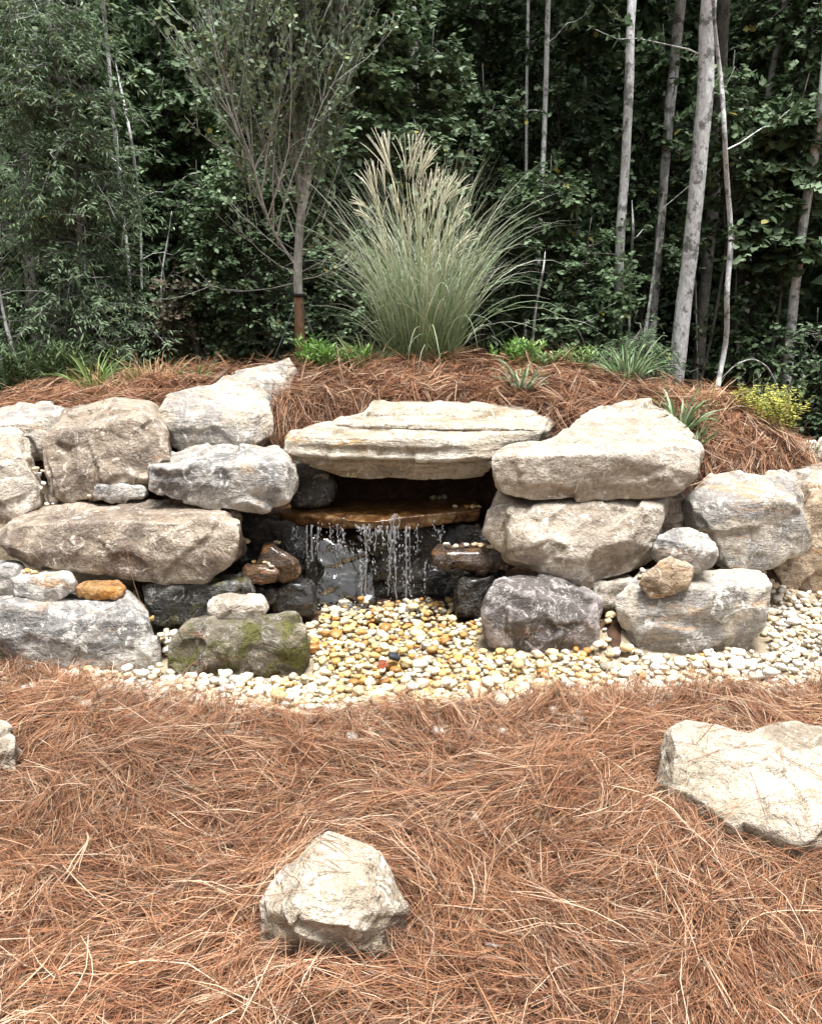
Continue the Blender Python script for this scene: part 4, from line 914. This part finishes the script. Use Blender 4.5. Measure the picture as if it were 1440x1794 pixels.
stick('twig', [(850, 1655, .06), (910, 1662, .05)], .004, 'pale grey twig in the straw close to the camera', (.42, .38, .34))

# ------------------------------------------------------------------ woodland
fg = np.random.default_rng(57)
_mix = mix_cols
def mix_cols(g, n, pal, j=.15):
    c = _mix(g, n, pal, j) * np.array((.84, 1.02, .92)); y = g.random(n) < .008; c[y] = (.34, .30, .08); return c
LEAF = [(.07, .095, .048), (.095, .125, .065), (.13, .16, .09), (.165, .195, .115), (.055, .075, .04), (.22, .255, .16), (.13, .16, .09), (.095, .125, .065)]
def resample(P, n):
    P = np.asarray(P, float); d = np.concatenate([[0], np.cumsum(np.linalg.norm(np.diff(P[:, :3], axis=0), axis=1))]); t = np.linspace(0, d[-1], n)
    Q = np.stack([np.interp(t, d, P[:, k]) for k in range(P.shape[1])], -1)
    for _ in range(3): Q[1:-1] = .25 * Q[:-2] + .5 * Q[1:-1] + .25 * Q[2:]
    return Q
def crown_leaves(mb, c, rad, n, size, pal=LEAF, kind='broad', flat=.5):
    P = fg.normal(size=(n, 3)); P /= np.linalg.norm(P, axis=1)[:, None]; P *= (fg.random(n) ** .45)[:, None] * np.asarray(rad)
    P += .25 * np.asarray(rad) * np.stack([pnoise(P * .9 + 11 * k) for k in range(3)], -1)
    D = fg.normal(size=(n, 3)); D[:, 2] -= .3
    leaves_add(mb, P + c, D, np.array((0, 0, 1.)) + fg.normal(0, flat, (n, 3)), size * fg.uniform(.6, 1.3, n), size * .75 * fg.uniform(.6, 1.3, n), mix_cols(fg, n, pal, .25), kind)
def trunk_tree(pix, Y, bark, label, top=9.5, crown=True, name='woodland_tree', sides=9, side_branches=3, group='trees of the wood behind the mound', end=False, yw=.12):
    W = []
    for k, (px, py, w) in enumerate(pix):
        p = at(px, py, Y + yw * math.sin(k * 1.3 + px)); W.append((*p, w / FPX * (p[1] * math.cos(PITCH) + .2) * .5))
    W = np.array(W)                                  # top to bottom
    gz = float(terrain(W[-1, 0], W[-1, 1]))
    if W[-1, 2] > gz: W = np.vstack([W, [W[-1, 0] + .02, W[-1, 1], gz - .05, W[-1, 3] * 1.1]])
    if not end:
        d = W[0, :3] - W[1, :3]; d /= np.linalg.norm(d); d = d * .6 + np.array((0, 0, .4)); up = W[0, :3] + d * ((top - W[0, 2]) / d[2])
        W = np.vstack([[*up, W[0, 3] * .35], [*(W[0, :3] * .55 + up * .45), W[0, 3] * .7], W])
    else: W[0, 3] *= .3
    Q = resample(W[::-1], 44)
    s = Q[:, 3].mean() * .35
    Q[:, :2] += s * np.stack([pnoise(np.stack([Q[:, 2] * 1.7, Q[:, 2] * 0 + k + Y, Q[:, 2] * 0], -1)) for k in range(2)], -1)
    base = Q[0, :3].copy()
    o = empty(name, base, label, 'tree', group)
    t = MB(); t.tube(Q[:, :3] - base, Q[:, 3] * (1 + .12 * pnoise(np.stack([Q[:, 2] * 5, Q[:, 2] * 0, Q[:, 2] * 0 + Y], -1))), sides)
    t.build('trunk', M[bark], o, cols=False)
    if side_branches:
        lm = MB()
        for _ in range(side_branches):
            b = MB()
            q = Q[fg.integers(14, 40)]; a = fg.uniform(0, 6.283); ln = fg.uniform(.4, 1.1)
            e = q[:3] + ln * np.array((math.cos(a), .6 * math.sin(a), fg.uniform(.05, .7)))
            C = curve(q[:3], e, .0, .13, 8, fg); b.tube(C - base, np.linspace(min(.008, q[3] * .5), .0018, 8), 5); b.build('branch', M[bark], o, cols=False)
            n = 14; tq = fg.uniform(.35, 1, n); P = np.stack([np.interp(tq, np.linspace(0, 1, 8), C[:, k]) for k in range(3)], -1) - base
            leaves_add(lm, P, fg.normal(size=(n, 3)) + (0, 0, -.3), np.array((0, 0, 1.)) + fg.normal(0, .5, (n, 3)), .07 * fg.uniform(.6, 1.3, n), .05 * fg.uniform(.6, 1.3, n), mix_cols(fg, n, LEAF, .25), 'broad')
        lm.build('foliage', M['leaf'], o)
    if crown:
        c = MB(); tp = Q[-1, :3]
        crown_leaves(c, tp - base + np.array((0, 1.4, -.9)), (1.9, 1.3, 1.9), 170, .24)
        c.build('crown', M['leaf'], o)
    return o
trunk_tree([(1243, 0, 25), (1238, 120, 26), (1232, 220, 27), (1222, 330, 26), (1208, 450, 26), (1195, 560, 27), (1184, 640, 29), (1180, 700, 31)], 7.3, 'barkpale', 'thickest pale tree trunk leaning slightly behind the largest pale boulder', side_branches=2, yw=.02)
trunk_tree([(1107, 0, 14), (1104, 100, 14), (1100, 220, 15), (1092, 330, 15), (1085, 430, 16), (1083, 520, 16), (1081, 600, 17)], 8.0, 'barkpale', 'straight pale tree trunk with mottled bark rising behind the dark grassy clump', side_branches=4)
trunk_tree([(1192, 0, 17), (1182, 100, 16), (1172, 200, 16), (1165, 300, 15), (1158, 400, 14), (1150, 480, 14), (1143, 560, 16), (1140, 620, 16)], 8.8, 'barkgrey', 'grey leaning trunk between the mottled trunk and the thickest pale trunk', side_branches=5)
trunk_tree([(1248, -20, 5), (1252, 60, 6), (1262, 130, 7), (1270, 230, 8), (1273, 320, 8), (1283, 420, 9), (1273, 500, 9), (1272, 545, 9), (1278, 580, 9), (1265, 630, 9), (1255, 690, 9)], 7.0, 'barkpale', 'thin snaking pale trunk next to the thickest pale trunk', crown=False, top=5.5, side_branches=3)
trunk_tree([(1448, 100, 14), (1437, 220, 16), (1425, 280, 16), (1410, 360, 15), (1402, 430, 15), (1390, 520, 16), (1382, 600, 17), (1376, 700, 18)], 7.4, 'barkpale', 'pale curved trunk at the picture edge beyond the yellow shrub', side_branches=4)
trunk_tree([(960, 0, 8), (957, 120, 8), (953, 250, 8), (949, 330, 8), (943, 420, 10), (940, 520, 10), (938, 620, 10)], 9.0, 'barkpale', 'slender pale trunk nearest the plumes of the ornamental grass', side_branches=4, top=9)
trunk_tree([(925, 0, 5), (923, 150, 5), (921, 290, 5), (922, 420, 5), (920, 600, 5)], 9.6, 'barkpale', 'very thin straight pale stem beside the slender pale trunk', side_branches=3, crown=False, sides=6)
trunk_tree([(725, 0, 13), (726, 90, 13), (727, 170, 13), (730, 300, 13), (732, 450, 13)], 9.6, 'barkgrey', 'grey trunk rising directly behind the plumes of the ornamental grass', side_branches=3)
trunk_tree([(1375, 0, 8), (1352, 130, 10), (1340, 200, 10), (1322, 280, 10), (1317, 330, 9), (1312, 450, 9), (1305, 600, 10)], 9.5, 'barkgrey', 'dim grey trunk bending sideways between the snaking trunk and the curved edge trunk', side_branches=3)
trunk_tree([(180, 0, 7), (188, 60, 6), (197, 180, 6), (205, 290, 6), (216, 370, 6), (224, 430, 6), (232, 600, 6)], 7.7, 'barkpale', 'thin pale crooked sapling stem beside the narrow leaved tree', crown=False, side_branches=3, sides=6)
trunk_tree([(203, 110, 4), (215, 170, 5), (228, 230, 5), (238, 300, 5), (243, 350, 4), (246, 365, 4), (250, 600, 4)], 7.6, 'barkpale', 'second thin pale sapling stem, shorter and closer to the staked tree', crown=False, end=True, side_branches=3, sides=6)
trunk_tree([(301, 370, 3), (296, 410, 3), (288, 450, 3), (283, 480, 3), (280, 640, 4)], 7.3, 'barkpale', 'short dead white stem sticking up in front of the dark leaves', crown=False, end=True, side_branches=0, sides=5, yw=.02)
trunk_tree([(-6, 480, 5), (8, 560, 6), (22, 610, 7), (40, 690, 7)], 6.6, 'barkgrey', 'leaning thin trunk low at the picture edge above the weeds', crown=False, end=True, side_branches=2, sides=6)
trunk_tree([(955, 440, 3), (952, 470, 4), (940, 530, 4), (935, 570, 4), (932, 640, 4)], 7.8, 'barkpale', 'thin crooked bare stem just beside the arching grass blades', crown=False, end=True, side_branches=1, sides=5)
trunk_tree([(1168, 310, 4), (1155, 380, 5), (1150, 440, 5), (1142, 500, 5), (1132, 570, 6), (1118, 650, 6)], 7.7, 'barkpale', 'thin pale vine like stem slanting in front of the grey leaning trunk', crown=False, end=True, side_branches=2, sides=6)
trunk_tree([(1030, 0, 6), (1028, 80, 6), (1022, 180, 6), (1015, 300, 6), (1010, 420, 6), (1008, 600, 6)], 11, 'barkgrey', 'faint dark trunk deep in the wood between the slender and the mottled trunk', side_branches=2, sides=6)
trunk_tree([(1107, 350, 4), (1110, 400, 5), (1106, 450, 5), (1104, 520, 5), (1100, 620, 5)], 8.2, 'barkgrey', 'thin grey dead stem close beside the mottled trunk', crown=False, end=True, side_branches=1, sides=5)
trunk_tree([(36, 0, 18), (42, 150, 18), (48, 300, 18), (52, 500, 19)], 9, 'barkdark', 'dark trunk half hidden behind the narrow leaved tree', side_branches=2)
trunk_tree([(333, 0, 12), (334, 200, 13), (335, 250, 13), (336, 500, 13)], 10, 'barkdark', 'dark trunk deep in the wood beside the staked tree', side_branches=2)
trunk_tree([(1268, 0, 20), (1262, 150, 20), (1255, 300, 20), (1235, 500, 20), (1222, 640, 20)], 9.2, 'barkdark', 'dark trunk standing right behind the thickest pale trunk', side_branches=2)
trunk_tree([(1290, 470, 5), (1288, 560, 6), (1295, 640, 6), (1300, 700, 6)], 7.6, 'barkgrey', 'short thin grey stem beside the foot of the snaking trunk', crown=False, end=True, side_branches=1, sides=5)
trunk_tree([(1300, 800, 4), (1262, 665, 2.4), (1290, 637, 2.6), (1320, 627, 2.8), (1345, 642, 3), (1362, 675, 3), (1368, 715, 3)][1:], 6.3, 'barkgrey', 'thin bare stem bent over in an arch behind the yellow shrub', crown=False, end=True, side_branches=0, sides=5, yw=.03)
trunk_tree([(725 + 500, 330, 3), (1215, 420, 3), (1219, 520, 3), (1222, 640, 3)], 8.6, 'barkgrey', 'hair thin vine hanging behind the thickest pale trunk', crown=False, end=True, side_branches=0, sides=5)
trunk_tree([(826, 180, 4), (828, 300, 4), (824, 420, 4), (826, 600, 4)], 9.4, 'barkgrey', 'thin grey stem between the grass plumes and the slender trunk', crown=False, end=True, side_branches=2, sides=5)

def leafy_tree(px, Y, py0, py1, spread, nb, label, leaf, pal=LEAF, kind='broad', name='understory_tree', droop=.25, twigs=6, nl=11, bark='barkdark', r0=.018, depth=.7, base_py=None, bias=1.0):
    """understory tree: thin stem, branches at every height, twigs with leaves along them; py0..py1 is the leafy range"""
    top = at(px, py0, Y); low = at(px, py1, Y)
    gz = float(terrain(top[0], Y)); base = np.array((top[0] + fg.normal(0, .05), Y, gz))
    o = empty(name, base, label, 'tree', 'leafy trees at the edge of the wood')
    st = MB(); br = MB(); lf_ = MB()
    C = curve(base, top + np.array((0, 0, .1)), 0, .3, 14, fg); st.tube(C - base, np.linspace(r0, .004, 14), 7); st.build('trunk', M[bark], o, cols=False)
    Pl, Dl = [], []
    for k in range(nb):
        h = fg.random() ** bias; z = low[2] + (top[2] - low[2]) * h
        s0 = np.array([np.interp(z - .15, C[:, 2], C[:, j]) for j in range(3)])
        a = fg.uniform(0, 6.283); ln = spread * fg.uniform(.45, 1.0) * (1 - .35 * h)
        e = s0 + ln * np.array((math.cos(a), depth * math.sin(a), fg.uniform(-.1, .45)))
        B = curve(s0, e, .12 * ln, .25, 7, fg); B[:, 2] -= droop * ln * np.linspace(0, 1, 7) ** 2
        br.tube(B - base, np.linspace(.008, .002, 7), 4)
        for q in range(twigs):
            f = fg.uniform(.2, 1); p0 = np.array([np.interp(f, np.linspace(0, 1, 7), B[:, j]) for j in range(3)])
            dv = fg.normal(size=3) * (1, 1, .5) + (e - s0) / ln * .8; dv[2] -= droop * .8; dv /= np.linalg.norm(dv); tl = fg.uniform(.12, .30)
            t = np.linspace(.15, 1, nl) + fg.normal(0, .04, nl)
            P = p0 + dv * (t * tl)[:, None] + fg.normal(0, .012, (nl, 3))
            if q % 2 == 0: br.tube(np.array([p0, p0 + dv * tl]) - base, np.array([.0022, .001]), 3)
            sd_ = np.cross(dv, (0, 0, 1.)); D = dv * .6 + sd_ * np.where(np.arange(nl) % 2 == 0, 1, -1)[:, None] * .9 + fg.normal(0, .3, (nl, 3)); D[:, 2] -= droop
            Pl.append(P); Dl.append(D)
    P = np.concatenate(Pl); D = np.concatenate(Dl); n = len(P)
    tone = 1 + .35 * pnoise(P * 1.3 + Y)
    leaves_add(lf_, P - base, D, np.array((0, -.25, 1.)) + fg.normal(0, .45, (n, 3)), leaf[0] * fg.uniform(.6, 1.25, n), leaf[1] * fg.uniform(.7, 1.2, n), mix_cols(fg, n, pal, .25) * tone[:, None], kind)
    tag(br.build('branches', M[bark], o, cols=False), kind='stuff'); lf_.build('crown', M['leaf'], o)
    return o
PALE = [(.16, .19, .11), (.21, .245, .15), (.26, .29, .195), (.125, .155, .085), (.31, .34, .24), (.21, .245, .15)]
MID = [(.11, .14, .075), (.145, .18, .10), (.185, .22, .13), (.085, .11, .055), (.25, .285, .185), (.11, .14, .075), (.145, .18, .10)]
# narrow leaved tree filling the side of the picture
leafy_tree(70, 6.9, -60, 610, .95, 170, 'narrow leaved grey green tree filling the picture edge', (.060, .0145), PALE, 'lance', droop=.42, twigs=9, nl=14, bark='barkgrey', r0=.035, depth=.6)
leafy_tree(-60, 7.4, 60, 640, .9, 70, 'narrow leaved tree mostly outside the picture behind the leaning thin trunk', (.06, .016), MID, 'lance', droop=.45, twigs=7, nl=11)
leafy_tree(165, 7.3, 330, 600, .55, 50, 'low dark narrow leaved sapling beside the two thin pale stems', (.055, .015), MID, 'lance', droop=.4, twigs=7)
leafy_tree(265, 8.4, -40, 540, .95, 90, 'broad leaved dark tree between the pale sapling stems and the staked tree', (.085, .078), MID, 'lobed', droop=.3, nl=11)
leafy_tree(345, 7.9, 300, 560, .55, 50, 'dim bushy sapling just before the staked tree', (.06, .04), LEAF, droop=.3)
leafy_tree(280, 7.2, 470, 640, .32, 22, 'small reddish leaved sapling under the dead white stem', (.05, .035), [(.12, .075, .055), (.09, .08, .05), (.15, .10, .07)], droop=.2)
leafy_tree(440, 7.3, 250, 575, .62, 85, 'dense small leaved bush behind the branches of the staked tree', (.045, .03), MID, droop=.2, twigs=8, nl=12)
leafy_tree(600, 7.4, 330, 640, .55, 55, 'small leaved bush directly behind the ornamental grass blades', (.045, .03), MID, droop=.2, twigs=7)
leafy_tree(640, 7.6, -60, 330, .95, 95, 'pale leaved oak spreading behind the staked tree towards the grey trunk', (.07, .045), PALE, droop=.15, twigs=7, nl=11, r0=.03)
leafy_tree(760, 7.9, 70, 260, .55, 34, 'leafy oak sprig reaching above the plumes of the ornamental grass', (.075, .045), PALE, droop=.1, twigs=7, nl=11)
leafy_tree(845, 8.9, 130, 540, .75, 50, 'dark leaved tree behind the arching grass blades', (.075, .065), LEAF, 'lobed', droop=.3, nl=11)
leafy_tree(965, 8.3, 290, 560, .55, 42, 'broad leaved sapling with spreading leaf layers round the slender trunk', (.09, .06), MID, 'lobed', droop=.25, nl=11)
leafy_tree(1035, 7.9, 400, 620, .55, 62, 'dense dark bush in front of the mottled trunk', (.06, .035), MID, droop=.2, twigs=7)
leafy_tree(1115, 7.0, 565, 665, .42, 40, 'low willowy shrub with narrow leaves behind the dark grassy clump', (.075, .014), MID, 'lance', name='willowy_shrub', droop=.3, twigs=7)
leafy_tree(1160, 9.2, 60, 480, .75, 48, 'dark broad leaved tree behind the grey leaning trunk', (.085, .078), LEAF, 'lobed', droop=.3, nl=11)
leafy_tree(1285, 7.5, 110, 430, .42, 34, 'leafy branches wrapped round the snaking trunk', (.07, .05), MID, droop=.25, nl=9)
leafy_tree(1415, 7.6, 150, 450, .6, 42, 'large leaved tree at the picture edge beside the curved trunk', (.12, .115), MID, 'lobed', droop=.35, nl=8)
leafy_tree(1335, 7.7, 470, 650, .48, 48, 'dim bush between the snaking trunk and the curved edge trunk', (.055, .038), MID, droop=.2)
leafy_tree(1430, 7.0, 560, 760, .42, 40, 'dark bush at the picture edge behind the dead brown bush', (.05, .03), LEAF, droop=.2)
leafy_tree(1000, 10, -60, 300, 1.1, 60, 'high dark foliage between the slender and the mottled trunk', (.085, .075), LEAF, 'lobed', droop=.3, nl=11, r0=.04)
leafy_tree(850, 10.4, -80, 260, 1.1, 60, 'high dark foliage beside the thin straight pale stem', (.085, .075), LEAF, 'lobed', droop=.3, nl=11, r0=.04)
leafy_tree(1340, 10.2, -60, 330, 1.1, 60, 'high dark foliage behind the dim bending trunk', (.085, .075), LEAF, 'lobed', droop=.3, nl=11, r0=.04)
leafy_tree(330, 10, -80, 320, 1.2, 65, 'high dark foliage beside the staked tree top', (.085, .075), LEAF, 'lobed', droop=.3, nl=11, r0=.04)
leafy_tree(140, 9.4, -80, 300, 1.1, 60, 'high foliage behind the narrow leaved tree', (.085, .075), LEAF, 'lobed', droop=.3, nl=11, r0=.04)
leafy_tree(1440, 9.4, -60, 260, 1.0, 50, 'high foliage above the large leaved edge tree', (.09, .08), MID, 'lobed', droop=.3, nl=11, r0=.04)
leafy_tree(520, 9.6, -80, 500, 1.1, 75, 'dark tree standing behind the oak and the staked tree', (.08, .07), LEAF, 'lobed', droop=.3, nl=9, r0=.04)

# ------------------------------------------------------------------ staked young tree
Ys = 5.75
sb = at(526, 625, Ys); sb[2] = terrain(sb[0], sb[1]) - .02
stk = empty('staked_tree', sb, 'young multi branched grey tree with sparse small leaves, guyed beside the ornamental grass', 'tree')
def pl(pix, y=Ys): return np.array([[*at(a, b, y + (c if len(q) > 3 else 0)), w / FPX * y * .5] for q in pix for a, b, w, c in [(*q, 0)[:4] if len(q) == 3 else q]])
def leader(name, pix, mat, n=20):
    Q = resample(pl(pix), n); t = MB(); t.tube(Q[:, :3] - sb, Q[:, 3], 9); t.build(name, M[mat], stk, cols=False); return Q
TB = np.vstack([[*sb, .036], pl([(526, 610, 17), (525, 560, 17), (523, 515, 17)])])
Q = resample(TB, 8); t = MB(); t.tube(Q[:, :3] - sb, Q[:, 3], 10); tb = t.build('trunk_base', M['barkred'], stk, cols=False); tb['label'] = 'rust stained lower trunk'
q0 = leader('trunk', [(523, 516, 15), (521, 470, 15), (524, 420, 14), (526, 380, 14), (530, 352, 15)], 'barkyoung')
l1 = leader('leader', [(530, 355, 10), (524, 320, 8), (517, 260, 7), (512, 160, 6), (504, 60, 6), (490, -60, 6), (484, -260, 3)], 'barkyoung')
l2 = leader('leader', [(529, 356, 15), (540, 330, 13), (545, 270, 13), (548, 160, 12), (547, 60, 11), (549, -60, 9), (556, -320, 4)], 'barkyoung')
l3 = leader('leader', [(522, 470, 5), (505, 445, 4, -.05), (480, 410, 4, -.12), (462, 360, 3, -.2), (446, 300, 3, -.25), (432, 220, 2, -.3)], 'barkyoung')
lim = MB(); twg = MB(); lv = MB(); g = np.random.default_rng(91)
LP, LD = [], []
def shoot(p0, d, ln, r, lvl):
    n = 9; P = [p0]; d = d / np.linalg.norm(d)
    for k in range(n - 1):
        d = d + np.array((0, 0, .09)) + g.normal(0, .07, 3); d /= np.linalg.norm(d); P.append(P[-1] + d * ln / (n - 1))
    P = np.array(P); Pq = P if lvl == 0 else P[::2]; (lim if lvl == 0 else twg).tube(Pq - sb, np.linspace(r, max(.0012, r * .25), len(Pq)), 5 if lvl == 0 else 3)
    if lvl < 2:
        for k in range(7 if lvl == 0 else 3):
            i = g.integers(2, n - 1); dd = (P[i] - P[i - 1]); dd /= np.linalg.norm(dd)
            shoot(P[i], dd + g.normal(0, .42, 3) * (1, 1, .5), ln * g.uniform(.35, .65), max(.0018, r * .45), lvl + 1)
    if lvl > 0:
        m = g.integers(5, 12); i = g.integers(2, n, m); LP.append(P[i] + g.normal(0, .008, (m, 3))); LD.append(g.normal(size=(m, 3)) + (0, 0, -.1))
for LQ, lo, hi, cnt in ((l1, 1, 16, 32), (l2, 1, 15, 34), (l3, 4, 18, 12), (q0, 8, 20, 8)):
    for _ in range(cnt):
        i = g.integers(lo, hi); a = g.uniform(0, 6.283); s_ = g.uniform(.2, .65)
        shoot(LQ[i, :3], np.array((math.cos(a) * s_, math.sin(a) * s_ * .7, .85)), g.uniform(.6, 1.25), g.uniform(.004, .008), 0)
for (bx_, by_, ex, ez) in [(519, 455, -.5, .5), (527, 450, .5, .35), (522, 480, -.35, .1), (524, 478, .4, .15), (520, 440, -.8, .25), (528, 430, .6, .6), (518, 495, -.5, -.15), (526, 490, .35, -.1)]:
    shoot(at(bx_, by_, Ys), np.array((ex, g.normal(0, .4), ez)), g.uniform(.4, .8), .005, 1)
P = np.concatenate(LP); D = np.concatenate(LD); n = len(P)
# the lower crown carries most of the leaves, with drooping small leaves round the branches
leaves_add(lv, P - sb, D, np.array((0, -.3, 1.)) + g.normal(0, .5, (n, 3)), .038 * g.uniform(.6, 1.25, n), .025 * g.uniform(.7, 1.2, n), mix_cols(g, n, [(.24, .27, .18), (.31, .335, .245), (.37, .39, .30), (.18, .205, .125), (.32, .33, .18)], .25), 'broad')
tag(lim.build('branches', M['barkyoung'], stk, cols=False), kind='stuff'); tag(twg.build('twigs', M['barkyoung'], stk, cols=False), kind='stuff'); lv.build('crown', M['leaf'], stk)
gy = MB(); top_ = at(523, 517, Ys)
cl = MB(); th = np.linspace(0, 6.283, 13); cl.tube(np.stack([top_[0] - sb[0] + .04 * np.cos(th), top_[1] - sb[1] + .04 * np.sin(th), np.full(13, top_[2] - sb[2])], -1), .012, 6, (.02, .02, .02), cap=False)
cl.build('tie_collar', M['plain'], stk)
for (ex, ey, yy_) in ((466, 630, 5.5), (572, 622, 5.55), (500, 640, 6.4)):
    e = at(ex, ey, yy_); e[2] = min(e[2], terrain(e[0], e[1])); s_ = MB(); s_.tube(np.array([top_ - sb, (top_ + e) / 2 - sb + (0, 0, -.01), e - sb]), .0045, 5, (.09, .095, .10)); s_.build('guy_strap', M['plain'], stk)

# ------------------------------------------------------------------ the far wood: one leafy mass that closes the view and the sky over it
fw = MB()
def mass(n, x, y, z, size, pal, keep=None):
    P = np.stack([fg.uniform(*x, n), fg.uniform(*y, n), fg.uniform(*z, n)], -1)
    if keep is not None: P = P[keep(P)]
    n = len(P)
    leaves_add(fw, P, fg.normal(size=(n, 3)), np.array((0, -.4, 1.)) + fg.normal(0, .6, (n, 3)), size * fg.uniform(.6, 1.4, n), size * .75 * fg.uniform(.6, 1.3, n), mix_cols(fg, n, pal, .25), 'lance')
clump = lambda s, th: (lambda P: fbm(P * s + 3.1, 3) > th)
mass(95000, (-9, 9), (10.5, 15), (.2, 7), .115, LEAF, clump(.9, .02))
mass(42000, (-13, 13), (15, 19), (0, 9.5), .26, LEAF)
mass(20000, (-18, 18), (19, 22), (-.2, 12), .95, LEAF)
mass(9000, (-9, -4.8), (6.2, 15), (0, 8), .26, LEAF); mass(9000, (4.8, 9), (6.2, 15), (0, 8), .26, LEAF)
mass(12000, (-12, 12), (10.5, 19), (6.6, 10.5), .38, LEAF)
tag(fw.build('woodland', M['leaf']), 'dense dark mass of leaves deep in the wood', 'woodland', kind='stuff')
